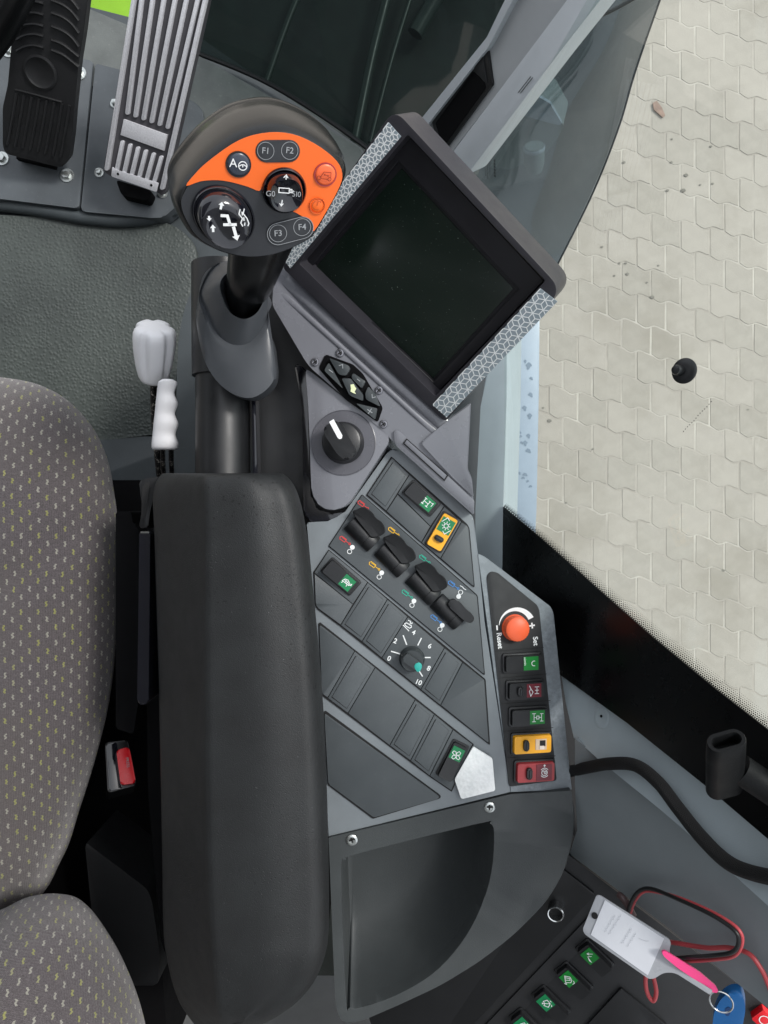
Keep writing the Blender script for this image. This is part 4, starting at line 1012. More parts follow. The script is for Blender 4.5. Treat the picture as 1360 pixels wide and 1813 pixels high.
# keypad
kp_ = slab('keypad', bpf, [(576, 627), (625, 645), (643, 662), (678, 722), (669, 748), (611, 707), (564, 652)], 0.0012, -0.002, M['deep'], dt, bev=0.0006, rad=5)
kl = bpf
def key(pts, label, mark=None, at=None, matk=None):
    kk_ = slab('key', bpf, pts, 0.0062, 0.0013, plastic('key_grey', '3b4042', 0.42, 0.15, 1500, 0.05), kp_, bev=0.0011, rad=3, label=label)
    return kk_
key([(582, 642), (607, 688), (574, 656)], 'triangular minus key')
key([(583, 634), (617, 647), (620, 653), (613, 665), (600, 663)], 'upper arrow key')
key([(625, 660), (647, 675), (641, 688), (622, 669)], 'small escape key')
key([(605, 670), (621, 670), (643, 699), (643, 710), (619, 700)], 'centre key with worn pale mark')
key([(652, 684), (664, 697), (673, 720), (648, 707), (647, 696)], 'lower arrow key')
key([(630, 714), (668, 723), (664, 743)], 'triangular plus key')
kf = lambda u, v, a=35: Frame(bpf, u, v, a, 0.0065)
strokes('minus_mark', kf(586, 657), [[(-4, 0), (4, 0)]], 1.3, M['greyp'], kp_)
strokes('plus_mark', kf(655, 728), [[(-5, 0), (5, 0)], [(0, -5), (0, 5)]], 1.3, M['greyp'], kp_)
strokes('arrow_mark', kf(605, 648), [[(-4, -2), (0, 3), (4, -2)]], 1.2, M['greyp'], kp_)
strokes('arrow_mark', kf(661, 702), [[(-4, 2), (0, -3), (4, 2)]], 1.2, M['greyp'], kp_)
strokes('escape_mark', kf(635, 673), [[(-3, 0), (3, 0)]], 1.2, M['greyp'], kp_)
fills('worn_mark', kf(625, 687, 20), [[(x * 1.0, y) for x, y in [(-6, 4), (-1, 7), (2, 4), (6, 1), (5, -5), (9, -8), (3, -8), (-2, -7), (-3, -2)]]], M['cream'], kp_)
def screw(pl, u, v, r, parent, h=0.0, mat=None):
    k = pl.px(u, v); o = pl(u, v, h)
    s = lathe('screw', o, pl.n, [(r * k, 0), (r * k, 0.0008), (r * .86 * k, 0.0014), (r * .62 * k, 0.0016), (r * .55 * k, 0.0008), (0, 0.0006)], mat or M['bolt'], parent, seg=28)
    fr = Frame(pl, u, v, random.uniform(0, 90), h + 0.0012)
    fills('cross_slot', fr, [rect(r * 1.1, r * .28), rect(r * .28, r * 1.1)], M['gap'], s)
    return s
scm = plastic('dark_screw', '8a8a90', 0.3, 0.1, 900, 0.1, metal=0.8)
for (u, v) in [(602, 625), (558, 641), (671, 691), (679, 751)]: screw(bpf, u, v, 7.5, dt, 0.0005, scm)
# big rotary dial
kk = cpl.px(608, 783); do = cpl(608, 784, 0.0035)
lathe('dial_ring', do, cpl.n, [(57.5 * kk, -0.001), (57.5 * kk, 0.0004), (56.5 * kk, 0.0006), (55.8 * kk, 0.0002), (0, 0.0002)], plastic('dial_disc', '55555b', 0.25, 0, vary=0.03, coat=0.3, dust=0.04), dt, seg=64)
dd = lathe('rotary_dial', do, cpl.n, [(37 * kk, 0.0002), (36 * kk, 0.003), (34.5 * kk, 0.0105), (33 * kk, 0.0125), (30 * kk, 0.0135), (0, 0.0138)], M['black'], dt, seg=56, label='black rotary dial with white pointer')
fdl = Frame(cpl, 608, 784, 58, 0.0035)
fslab('dial_grip', fdl, [(-35, -13), (-20, -17), (18, -16), (35, -9), (35, 11), (18, 16), (-20, 16), (-35, 12)], 0.021, 0.0125, M['black'], dd, bev=0.003, rad=6, seg=3)
fills('pointer', fdl, [[(-37, 10.5), (-5, 8.5), (-1.5, 5), (-2.5, 1), (-6, -0.5), (-37, 1.5)]], M['white'], dd, h=0.0214)
# ================================================================== control console
cs = thing('control_console', 'grey control console full of switches right of the armrest', 'control console', P(760, 1200, 0.95))
CP = Plane((560, 950, 0.700), (840, 960, 0.700), (720, 1450, 0.715))
body_o = [(543, 925), (600, 922), (694, 790), (720, 806), (838, 914), (846, 978), (858, 1100), (905, 1403), (581, 1482), (560, 1100)]
slab('top_shell', CP, body_o, 0.0, -0.13, M['console'], cs, bev=0.004, rad=[4, 20, 16, 4, 8, 8, 2, 0, 0, 2], seg=3)
# right-hand bank, tilted away slightly, with a worn ridge
RP = Plane((846, 980, 0.700), (905, 1402, 0.713), (1005, 1398, 0.722))
slab('right_bank', RP, [(846, 980), (858, 985), (975, 1074), (980, 1085), (1013, 1398), (905, 1402.5), (876, 1200)], 0.0, -0.13, M['worn'], cs, bev=0.006, rad=[2, 10, 14, 10, 0, 0, 0], seg=4)
rbm = slab('bank_face', RP, [(862, 1020), (868, 1012), (880, 1013), (951, 1071), (955, 1080), (986, 1382), (902, 1393)], 0.0012, -0.001, M['blackm'], cs, bev=0.0008, rad=[6, 5, 6, 6, 8, 4, 4])
for (a, b_) in [((876, 1153), (963, 1146)), ((881, 1201), (968, 1193)), ((887, 1246), (975, 1240)), ((892, 1295), (980, 1288)), ((897, 1342), (984, 1338))]:
    fr = Frame(RP, *a, 0, 0.0014); L = math.hypot(b_[0] - a[0], b_[1] - a[1])
    strokes('module_seam', Frame(RP, (a[0] + b_[0]) / 2, (a[1] + b_[1]) / 2, math.degrees(math.atan2(b_[1] - a[1], b_[0] - a[0])), 0.0013), [[(-L / 2, 0), (L / 2, 0)]], 1.1, M['gap'], rbm)
def shrink(pts, k):
    c = (sum(p[0] for p in pts) / len(pts), sum(p[1] for p in pts) / len(pts)); out = []
    N = len(pts)
    for i in range(N):                         # inset each side by k pixels
        p = Vector(pts[i]); a = (Vector(pts[i - 1]) - p).normalized(); b_ = (Vector(pts[(i + 1) % N]) - p).normalized()
        m = (a + b_)
        if m.length < 1e-3: m = Vector((c[0] - p.x, c[1] - p.y))
        m.normalize(); s = max(0.35, abs(a.x * m.y - a.y * m.x))
        out.append(tuple(p + m * (k / s)))
    return out
def filler(pts, label=None, rad=0, mat='panel'):
    return slab('filler_plate', CP, shrink(pts, 0.55), 0.0022, 0.0008, M[mat], pan, bev=0.0004, rad=rad)
def blank(pts):
    b_ = slab('blank_cover', CP, shrink(pts, 0.55), 0.0022, 0.0008, M['module'], pan, bev=0.0004)
    q = shrink(pts, 5.5)
    g_ = [Vector(p) for p in q]
    rec = slab('blank_groove', CP, q, 0.00255, 0.0020, M['gap'], b_)
    slab('blank_insert', CP, [tuple(Vector(p) + Vector(o)) for p, o in zip(q, [(1.3, 0.3), (-0.25, 0.2), (-0.4, -0.6), (0.9, -0.9)])], 0.0030, 0.0024, M['module'], b_, bev=0.0003)
    return b_
def panel(pts, label, rad=0):
    global pan
    pan = slab('switch_panel', CP, pts, 0.0010, -0.0005, M['gap'], cs, rad=rad, label=label)
    return pan
# --- icons in unit box, x right, y up
def ic_circle(r, cx=0, cy=0, a0=0, a1=360, n=20):
    p = circ(r, n, cx, cy, a0, a1); return p + p[:1] if a1 - a0 >= 360 else p
ICON = {
 'axle1': [[(-.6, .55), (-.6, -.55)], [(.25, .55), (.25, -.55)], [(-.6, 0), (.25, 0)], [(-.8, .5), (-.4, .5)], [(-.8, -.5), (-.4, -.5)], [(.05, .5), (.45, .5)], [(.05, -.5), (.45, -.5)], [(.6, .45), (.85, .6), (.85, .0)]],
 'light': [ic_circle(.32)] + [[(.45 * math.cos(R(a)), .45 * math.sin(R(a))), (.62 * math.cos(R(a)), .62 * math.sin(R(a)))] for a in range(0, 360, 45)] + [[(-.9, -.2), (-.9, .8), (-.4, .8)], [(.9, .2), (.9, -.8), (.4, -.8)]],
 'turtle': [[(-.6, -.2), (-.45, .25), (0, .42), (.4, .25), (.6, -.15), (-.6, -.2)], [(.55, .1), (.85, .3), (.9, .05), (.6, -.05)], [(-.4, -.2), (-.5, -.5)], [(.3, -.2), (.4, -.5)], [(-.2, .35), (-.1, -.15)], [(.2, .32), (.15, -.15)], [(-.5, .1), (.5, .08)]],
 'fan': [[(0, 0), (-.25, .35), (-.2, .75), (.15, .8), (.3, .45), (0, 0)], [(0, 0), (.35, .25), (.75, .2), (.8, -.15), (.45, -.3), (0, 0)], [(0, 0), (.25, -.35), (.2, -.75), (-.15, -.8), (-.3, -.45), (0, 0)], [(0, 0), (-.35, -.25), (-.75, -.2), (-.8, .15), (-.45, .3), (0, 0)]],
 'fourwd': [[(-.8, .6), (-.3, .6)], [(-.8, -.6), (-.3, -.6)], [(-.55, .6), (-.55, -.6)], [(-.55, 0), (-.15, 0)], [(-.15, .22), (.2, .22), (.2, -.22), (-.15, -.22), (-.15, .22)], [(.2, 0), (.6, 0)], [(.6, .55), (.6, -.55)], [(.4, .55), (.85, .55)], [(.4, -.55), (.85, -.55)]],
 'lock': [[(.1, .55), (.7, .55)], [(.1, -.45), (.7, -.45)], [(.4, .55), (.4, -.45)], [(.15, .05), (.65, .05)], [(-.75, .75), (-.5, .25), (-.2, -.2), (-.55, -.8), (-.75, -.1), (-.6, .2)]],
 'park': [ic_circle(.36), [(-.12, -.2), (-.12, .2), (.08, .2), (.14, .08), (.08, -.02), (-.12, -.02)], ic_circle(.56, a0=-50, a1=50, n=10), ic_circle(.56, a0=130, a1=230, n=10), [(-.95, 0), (-.7, 0)], [(-.85, .12), (-.98, 0), (-.85, -.12)]],
 'rpm': [ic_circle(.36, 0.42, 0, 70, 290, 14)],
 'wiper': [[(-.6, .35), (0, .7), (.6, .35), (.35, -.3), (0, -.12), (-.35, -.3), (-.6, .35)], [(0, -.5), (0, .6)], [(-.5, .75), (-.3, .9)], [(.2, .9), (.5, .85)], [(-.1, -.5), (.1, -.5)]],
 'cabwash': [[(-.6, -.5), (-.45, .3), (.1, .5), (.5, .3), (.5, -.5), (-.6, -.5)], [(-.3, -.4), (-.2, .2), (.1, .25), (.1, -.4)], [(.5, -.5), (.8, -.4), (.7, -.7)], [(.2, .75), (.55, .85), (.75, .55)]],
 'auger': [[(-.5, .5), (-.5, -.3)], [(-.7, -.05), (-.5, -.35), (-.3, -.05)], [(-.1, .3), (0, -.3), (.7, -.1), (.9, .2)], [(0, -.3), (.75, .05)]],
}
def rocker(pl, parent, u, v, ang, L, Wd, body, icon_mat, icon, icon_side, label, frame=True, slider=False, ilen=0.42, raise_=0.007, iang=0, imat=None, isz=None, hole=False, tilt=0.003):
    """rocker switch: frame, tilted rocker, coloured symbol plate, printed symbol, lock slider"""
    f = Frame(pl, u, v, ang)
    fr_ = fslab('rocker_switch', f, rect(L + 7, Wd + 7), 0.0032, 0.0010, M['black'], parent, bev=0.0008, rad=4, label=label)
    # rocker body with one end standing higher
    s = icon_side; hi, lo = raise_ + tilt, raise_ - tilt * .4
    bm = bmesh.new(); o_ = rnd(rect(L, Wd), 4); tv = []
    for x, y in o_:
        t = (x * -s + L / 2) / L
        tv.append(bm.verts.new(f(x, y, lo + (hi - lo) * t * t)))
    bv = [bm.verts.new(f(x * 1.03, y * 1.05, 0.0012)) for x, y in o_]
    tf = bm.faces.new(tv)
    for i in range(len(tv)): bm.faces.new((tv[i], bv[i], bv[(i + 1) % len(tv)], tv[(i + 1) % len(tv)]))
    bmesh.ops.triangulate(bm, faces=[tf])
    te = [e for e in bm.edges if all(v_ in tv for v_ in e.verts) and len([f2 for f2 in e.link_faces if all(v_ in tv for v_ in f2.verts)]) == 1]
    bmesh.ops.bevel(bm, geom=te, offset=0.0011, segments=2, affect='EDGES', clamp_overlap=True)
    rk = frombm('rocker', bm, body, fr_, smooth=40)
    def H(x): t = (x * -s + L / 2) / L; return lo + (hi - lo) * t * t
    il = L * ilen; ic = s * (L / 2 - il / 2 - 5)
    pts = rect(il, Wd * 0.86, ic, 0)
    if hole:
        fslab('symbol_socket', f, rect(il * .72, Wd * .62, ic, 0), H(ic) + 0.0009, H(ic) - .003, M['beige'], fr_, bev=0.0002)
        fslab('socket_hole', f, rect(il * .36, Wd * .34, ic + 2.5, 2), H(ic) + 0.0012, H(ic), M['gap'], fr_)
        fslab('socket_wall', f, rect(il * .30, Wd * .2, ic + 1, -5), H(ic) + 0.0016, H(ic), plastic('pale_socket', 'e6d9cc', 0.5, 0), fr_)
    elif icon_mat is not None:
        bm = bmesh.new()
        a_ = [bm.verts.new(f(x, y, max(H(x), raise_ * 0.9) + 0.0006)) for x, y in pts]
        b2 = [bm.verts.new(f(x, y, max(H(x), raise_ * 0.9) - 0.0014)) for x, y in pts]
        bm.faces.new(a_)
        for i in range(4): bm.faces.new((a_[i], b2[i], b2[(i + 1) % 4], a_[(i + 1) % 4]))
        frombm('symbol_plate', bm, icon_mat, fr_, smooth=0)
        if icon:
            c_, s_ = math.cos(R(iang)), math.sin(R(iang)); k = isz or min(il, Wd * .86) / 2
            ls = [[(ic + (x * c_ - y * s_) * k, (x * s_ + y * c_) * k) for x, y in l] for l in ICON[icon]]
            strokes('symbol', f, ls, 1.15, imat or M['white'], fr_, h=H(ic) + 0.0013)
    if slider:
        sx = -s * L * 0.20
        sl_ = fslab('lock_slider', f, rect(9.5, Wd * .62, sx, 0), H(sx) + 0.0032, H(sx) - .001, M['black'], fr_, bev=0.0012, rad=4.5, seg=3)
        fslab('slider_rib', f, rect(2, Wd * .4, sx, 0), H(sx) + 0.0044, H(sx) + 0.003, M['dial'], sl_, bev=0.0005)
    return fr_
# ---- row 1
panel([(693, 808), (831, 931), (841, 1042), (779, 990), (648, 877)], 'front switch row with the yellow switch', rad=[2, 8, 6, 1, 1])
blank([(694, 810), (725, 840), (684, 905), (650, 876)])
filler([(704, 875), (762, 932), (746, 961), (684, 905)])
filler([(725, 840), (787, 896), (762, 932), (704, 874)], mat='module')
rocker(CP, pan, 746, 882, 41, 60, 25, M['black'], M['green'], 'axle1', 1, 'black rocker with green axle symbol', iang=0)
filler([(787, 896), (817, 924), (780, 989), (746, 961)], mat='module')
rocker(CP, pan, 782.5, 941.5, -60, 62, 28, M['yellow'], M['green'], 'light', 1, 'yellow lockable switch with green light symbol', slider=True, raise_=0.006, tilt=0.001, iang=60)
filler([(817, 924), (830, 932), (840, 1040), (780, 989)], rad=[0, 6, 5, 0])
# ---- row 2, paddle levers
panel([(641, 875), (846, 1054), (859, 1197), (581, 967)], 'paddle lever row with four coloured cylinder symbols', rad=[2, 4, 5, 2])
pfil = filler([(641, 876), (845, 1055), (858, 1195), (582, 967)], rad=[0, 4, 4, 0])
def cyl_icon(u, v, mat, name):
    f = Frame(CP, u, v, 36, 0.0024)
    strokes(name, f, [[(-11, 0), (-9, 3), (1, 3), (1, -3), (-9, -3), (-11, 0)], [(-7, 1.5), (0, 1.5)], [(1, 0), (8, 0)], ic_circle(1.6, 10, 0, n=10)], 1.2, mat, pfil)
for (u, v, m, nm) in [(611, 957, 'pr_red', 'red_cylinder_symbol'), (663, 1002, 'pr_yel', 'yellow_cylinder_symbol'), (721, 1052, 'pr_teal', 'teal_cylinder_symbol'), (772, 1096, 'pr_blue', 'blue_cylinder_symbol'),
                      (643, 894, 'pr_red', 'red_cylinder_symbol'), (697, 941, 'pr_yel', 'yellow_cylinder_symbol'), (752, 990, 'pr_teal', 'teal_cylinder_symbol'), (803, 1036, 'pr_blue', 'blue_cylinder_symbol')]:
    cyl_icon(u, v, M[m], nm)
for (u, v) in [(624, 969), (676, 1014), (733, 1064), (783, 1107), (812, 1056)]:
    f = Frame(CP, u, v, 0, 0.0024); fills('filled_circle', f, [circ(4.2, 18)], M['white'], pfil)
for (u, v) in [(619, 976.5), (671.5, 1021.5), (729.5, 1071.5), (779, 1114), (815.5, 1048.5)]:
    strokes('open_circle', Frame(CP, u, v, 0, 0.0024), [ic_circle(3.8)], 1.1, M['white'], pfil)
strokes('wave_symbol', Frame(CP, 819, 1042, 0, 0.0024), [[(-4, 5), (0, 3), (2, 0), (6, -2)]], 1.2, M['white'], pfil)
def paddle(du, dv, label, flip=False):
    # drum lying along the row, blade rising from it
    a, b_ = CP(620 + du, 924 + dv, 0.0015), CP(662 + du, 965 + dv, 0.0015)
    ax = (b_ - a).normalized(); sd_ = CP.n.cross(ax).normalized()
    rr = 0.0088; n = 14; rings = []
    for t, s in ((0, .93), (0.03, 1), (0.70, 1), (0.705, .95), (0.72, .95), (0.725, 1), (0.98, .99), (1, .93)):
        c = a.lerp(b_, t); rings.append([c + sd_ * (rr * s * math.cos(math.pi * i / n)) + CP.n * (rr * s * 0.80 * math.sin(math.pi * i / n) + 0.0006) for i in range(n + 1)])
    dm = loft('paddle_lever', rings, M['black'], pan, smooth=50, label=label)
    if not flip:
        f = Frame(CP, 655 + du, 923 + dv, 41, 0.0)
        out = [(-31, -8), (-31, 3), (-24, 14), (-8, 16), (4, 13), (16, 14), (27, 10), (32, 3), (28, -10), (20, -18), (12, -17)]
        def hh(x, y): return 0.0110 + 0.0040 * max(0, (y + 8) / 24) ** 1.2
        o2 = [(p.x, p.y) for p in catc([Vector(q) for q in out], 4)]
        bm = bmesh.new(); t_ = [bm.verts.new(f(x * .93, y * .93, hh(x, y))) for x, y in o2]; m_ = [bm.verts.new(f(x, y, hh(x, y) - 0.0012)) for x, y in o2]; l_ = [bm.verts.new(f(x * .9, y * .9, hh(x, y) - 0.0048)) for x, y in o2]
        c_ = bm.verts.new(f(0, -1, hh(0, 0) - .0006)); N = len(o2)
        for i in range(N):
            j = (i + 1) % N
            bm.faces.new((t_[i], t_[j], c_)); bm.faces.new((t_[i], m_[i], m_[j], t_[j])); bm.faces.new((m_[i], l_[i], l_[j], m_[j]))
        bm.faces.new(l_[::-1])
        frombm('paddle_blade', bm, M['blackm'], dm, smooth=45)
        # web that carries the blade
        fslab('paddle_web', f, [(-29, -8), (10, -16), (16, -2), (-26, 4)], 0.0095, 0.003, M['black'], dm, bev=0.001)
    else:
        f = Frame(CP, 812, 1076, 41, 0.0)
        fslab('paddle_blade', f, [(-26, -2), (-22, 8), (-8, 11), (8, 8), (20, 9), (29, 6), (31, -2), (26, -7), (14, -9), (-20, -8)], 0.0125, 0.0085, M['black'], dm, bev=0.0012, rad=6, seg=3)
        fslab('paddle_web', f, rect(38, 11, 2, -2), 0.0068, 0.002, M['black'], dm, bev=0.001)
paddle(0, 0, 'first paddle lever with red symbols')
paddle(53, 46, 'second paddle lever with yellow symbols')
paddle(108, 95, 'third paddle lever with teal symbols')
paddle(152, 138, 'fourth paddle lever folded over with blue symbols', True)
# ---- row 3
panel([(582, 973), (860, 1203), (868, 1320), (780, 1251), (602, 1109), (558, 1076), (555, 1013)], 'middle switch row with the numbered dial', rad=[1, 3, 4, 0, 0, 8, 2])
filler([(582, 974), (651, 1031), (625, 1070), (556, 1014)], mat='module')
rocker(CP, pan, 604, 1020, 41, 62, 27, M['black'], M['green'], 'turtle', 1, 'black rocker with green tortoise symbol')
filler([(556, 1015), (625, 1070), (603, 1107), (559, 1074)], rad=[0, 0, 0, 6])
blank([(651, 1031), (686, 1061), (641, 1136), (603, 1107)])
blank([(686, 1061), (722, 1092), (676, 1165), (641, 1136)])
dm_ = filler([(722, 1092), (787, 1147), (745, 1221), (676, 1165)])
blank([(787, 1147), (819, 1173), (780, 1249), (745, 1221)])
filler([(819, 1173), (858, 1204), (866, 1317), (780, 1249)], rad=[0, 2, 4, 0])
ff = lambda u, v, a=22: Frame(CP, u, v, a, 0.0024)
for (u, v, s) in [(689, 1166, '0'), (700, 1135, '2'), (732.5, 1120, '4'), (761, 1144, '6'), (759, 1183.5, '8'), (741, 1208, '10')]:
    text('scale_number', s, ff(u, v), 8.5, M['white'], dm_, bold=0.022)
for (a, b_) in [((693, 1153), (708, 1157.5)), ((714, 1125), (720, 1141)), ((746, 1130), (740, 1142)), ((762, 1164), (752, 1164)), ((748, 1197), (741, 1186))]:
    L = math.hypot(b_[0] - a[0], b_[1] - a[1])
    strokes('scale_tick', ff((a[0] + b_[0]) / 2, (a[1] + b_[1]) / 2, math.degrees(math.atan2(b_[1] - a[1], b_[0] - a[0]))), [[(-L / 2, 0), (L / 2, 0)]], 2.1, M['white'], dm_)
strokes('reel_symbol', ff(721, 1107, 12), [[(-5, 2), (-2, 4), (7, 1), (8, -2), (5, -4), (-3, -1), (-5, 2)], [(-7, -1), (5, -9)], [(0, 9), (4, 8), (6, 4)], [(4, 5), (6, 4), (8, 6)]], 1.5, M['white'], dm_)
k = CP.px(729, 1164); do = CP(729.5, 1166, 0.0022)
dl = lathe('rotary_dial', do, CP.n, [(22.5 * k, 0), (22.5 * k, 0.001), (20.5 * k, 0.0022), (20 * k, 0.0075), (18.5 * k, 0.009), (0, 0.0092)], M['dial'], dm_, seg=44, label='small grey dial with teal pointer')
fd2 = Frame(CP, 729.5, 1166, 36, 0.0022)
fslab('dial_grip', fd2, [(-17, -8), (14, -8), (19, -3), (19, 3), (14, 8), (-17, 8)], 0.0135, 0.0088, M['dial'], dl, bev=0.0014, rad=3, seg=3)
fslab('teal_pointer', fd2, [(5, 0), (9, 7.5), (16, 6.5), (20, -2), (18, -9), (12, -7), (7, -5)], 0.0139, 0.012, M['teal'], dl, bev=0.0004, rad=4)
# ---- row 4
panel([(564, 1104), (567, 1102), (839, 1318), (800, 1402), (760, 1375), (569, 1231)], 'rear switch row with the fan switch', rad=[3, 4, 1, 1, 0, 4])
filler([(565, 1105), (628, 1153), (580, 1236), (570, 1228)], rad=[5, 0, 0, 3])
blank([(628, 1153), (664, 1182), (616, 1263), (580, 1236)])
filler([(664, 1182), (735, 1239), (690, 1320), (616, 1263)])
blank([(735, 1239), (769, 1265), (727, 1347), (690, 1320)])
blank([(769, 1265), (802, 1292), (761, 1374), (727, 1347)])
filler([(802, 1292), (837, 1318), (799, 1400), (761, 1374)], mat='module')
rocker(CP, pan, 800.5, 1344, -63, 64, 25, M['black'], M['green'], 'fan', 1, 'black rocker with green fan symbol', iang=63)
# ---- row 5
panel([(573, 1260), (577, 1259), (785, 1412), (660, 1450), (580, 1390)], 'blank triangular rear panel', rad=[3, 4, 10, 3, 3])
filler([(574, 1262), (783, 1413), (662, 1448), (581, 1388)], rad=[5, 10, 3, 3])
tag(slab('reflective_patch', CP, [(838, 1322), (872, 1343), (877, 1400), (817, 1415), (805, 1380)], 0.0052, 0.0030, M['foil'], bev=0.0006, rad=3), 'torn white reflective sticker patch on the console corner', 'sticker')
# ---- right bank controls
k = RP.px(911, 1109); ko = RP(911, 1111, 0.0012)
kn = lathe('orange_knob', ko, RP.n, [(23 * k, 0), (23 * k, 0.0012), (21.5 * k, 0.002), (21.5 * k, 0.008), (20.5 * k, 0.0095), (15.5 * k, 0.0112), (0, 0.0114)], M['knob_o'], rbm, seg=60, flute=lambda a, h: 1 + (0.018 * math.cos(24 * a) if 0.0015 < h < 0.0098 else 0), label='round orange set and reset knob')
fk = Frame(RP, 911, 1110, 0, 0.0014)
arc = [(27.5 * math.cos(R(t)), 27.5 * math.sin(R(t))) for t in range(174, 20, -7)] ; arc2 = [((28.3 + 9.5 * i / 21) * math.cos(R(t)), (28.3 + 9.5 * i / 21) * math.sin(R(t))) for i, t in enumerate(range(174, 20, -7))]
fills('level_wedge', fk, [[arc[i], arc[i + 1], arc2[i + 1], arc2[i]] for i in range(len(arc) - 1)], M['white'], rbm)
text('reset_lettering', 'Reset', Frame(RP, 884.5, 1134, 84, 0.0014), 8.6, M['white'], rbm, bold=0.025)
text('set_lettering', 'Set', Frame(RP, 948, 1135, 84, 0.0014), 8.6, M['white'], rbm, bold=0.025)
strokes('plus_mark', Frame(RP, 942, 1107.5, 84, 0.0014), [[(-4.2, 0), (4.2, 0)], [(0, -4.2), (0, 4.2)]], 2.6, M['white'], rbm)
strokes('minus_mark', Frame(RP, 880, 1111.5, 84, 0.0014), [[(-3.5, 0), (3.5, 0)]], 2.6, M['white'], rbm)
rs = rocker(RP, rbm, 922.5, 1172, -3, 63, 27, M['black'], M['green2'], 'rpm', 1, 'black rocker with green engine speed symbol', tilt=0.001, iang=0)
text('symbol_lettering', 'n/min', Frame(RP, 929.5, 1171, 86, 0.0090), 4.4, M['white'], rs)
rocker(RP, rbm, 928, 1219.5, -3, 62, 27, M['black'], M['maroon'], 'lock', 1, 'black lockable rocker with maroon axle lock symbol', slider=True, tilt=0.001)
rocker(RP, rbm, 933.5, 1266.5, -3, 63, 27, M['black'], M['green2'], 'fourwd', 1, 'black rocker with green four wheel drive symbol', tilt=0.001)
rocker(RP, rbm, 939, 1314, -3, 66, 30, M['yellow'], None, None, 1, 'yellow lockable switch with open symbol socket', slider=True, tilt=0.0005, hole=True)
rocker(RP, rbm, 944.5, 1363, -3, 66, 32, M['red'], M['maroon'], 'park', 1, 'red lockable switch with parking brake symbol', slider=True, tilt=0.0005, iang=-90)
# ---- storage tray
TP = Plane((581, 1482, 0.714), (905, 1403, 0.714), (650, 1800, 0.735))
outer = [(582, 1483), (905, 1406), (1012, 1400), (1016, 1440), (1012, 1490), (998, 1545), (965, 1600), (910, 1655), (850, 1702), (780, 1745), (705, 1780), (640, 1808), (605, 1812), (594, 1780), (588, 1640)]
inner = [(604, 1545), (612, 1522), (635, 1511), (850, 1457), (868, 1458), (875, 1475), (870, 1545), (850, 1610), (815, 1672), (765, 1725), (700, 1763), (640, 1784), (620, 1784), (612, 1768)]
outer = rnd(outer, [2, 1, 2, 20, 20, 25, 25, 25, 25, 25, 25, 18, 14, 10, 10], 3)
inner = [(p.x, p.y) for p in catc([Vector(q) for q in inner], 4)]
def tray():
    bm = bmesh.new(); pl = TP
    c_o = Vector((790, 1590)); c_i = Vector((735, 1610))
    def ringv(pts, h, s=1.0, c=None):
        return [bm.verts.new(pl(*(((Vector(p) - Vector((735, 1610))) * s + c) if c is not None else p), 0.0) + pl.n * h) for p in pts]
    def wt(p):                                 # only the free right and rear sides are rolled over
        return min(1, max(0, (p[1] - 1410) / 40)) * min(1, max(0, (p[0] - 600) / 40))
    po = ringv(outer, 0); pi = ringv(inner, 0)
    eo = [bm.edges.new((po[i], po[(i + 1) % len(po)])) for i in range(len(po))]
    ei = [bm.edges.new((pi[i], pi[(i + 1) % len(pi)])) for i in range(len(pi))]
    bmesh.ops.triangle_fill(bm, use_beauty=True, use_dissolve=False, edges=eo + ei)
    prev = po
    for h, s in ((-0.0015, 1.012), (-0.006, 1.026), (-0.014, 1.036), (-0.03, 1.042), (-0.09, 1.02), (-0.16, 0.97)):
        r_ = [bm.verts.new(pl(*((Vector(p) - c_o) * (1 + (s - 1) * wt(p)) + c_o), 0.0) + pl.n * h) for p in outer]
        for i in range(len(po)): j = (i + 1) % len(po); bm.faces.new((prev[i], r_[i], r_[j], prev[j]))
        prev = r_
    prev = pi
    an = Vector((628, 1524))                   # deep end sits under the upper left corner, the rest is a long scoop
    for h, s in ((-0.012, 0.975), (-0.030, 0.93), (-0.046, 0.87), (-0.058, 0.80), (-0.066, 0.73), (-0.070, 0.66), (-0.071, 0.5), (-0.071, 0.2)):
        r_ = [bm.verts.new(pl(*((Vector(p) - an) * s + an), 0.0) + pl.n * h) for p in inner]
        for i in range(len(pi)): j = (i + 1) % len(pi); bm.faces.new((prev[i], prev[j], r_[j], r_[i]))
        prev = r_
    bm.faces.new(prev)
    bmesh.ops.bevel(bm, geom=ei, offset=0.008, segments=5, profile=0.5, affect='EDGES', clamp_overlap=True)
    long_e = [e for e in bm.edges if e.is_valid and len(e.link_faces) == 2 and e.calc_face_angle(0) > 1.0 and all((Vector(v.co) - TP.o).dot(TP.n) > -0.0005 for v in e.verts) and max(v.co.x for v in e.verts) > P(640, 1800, .73).x and min(v.co.y for v in e.verts) < P(0, 1415, .72).y]
    return bm
tb = tray()
tr = frombm('storage_tray', tb, M['tray'], cs, smooth=50, label='scooped dark grey storage tray at the rear')
# rounded outer roll of the shell (right and rear side)
screw(TP, 623, 1487, 10, cs, 0.0); screw(TP, 867, 1429, 9.5, cs, 0.0)

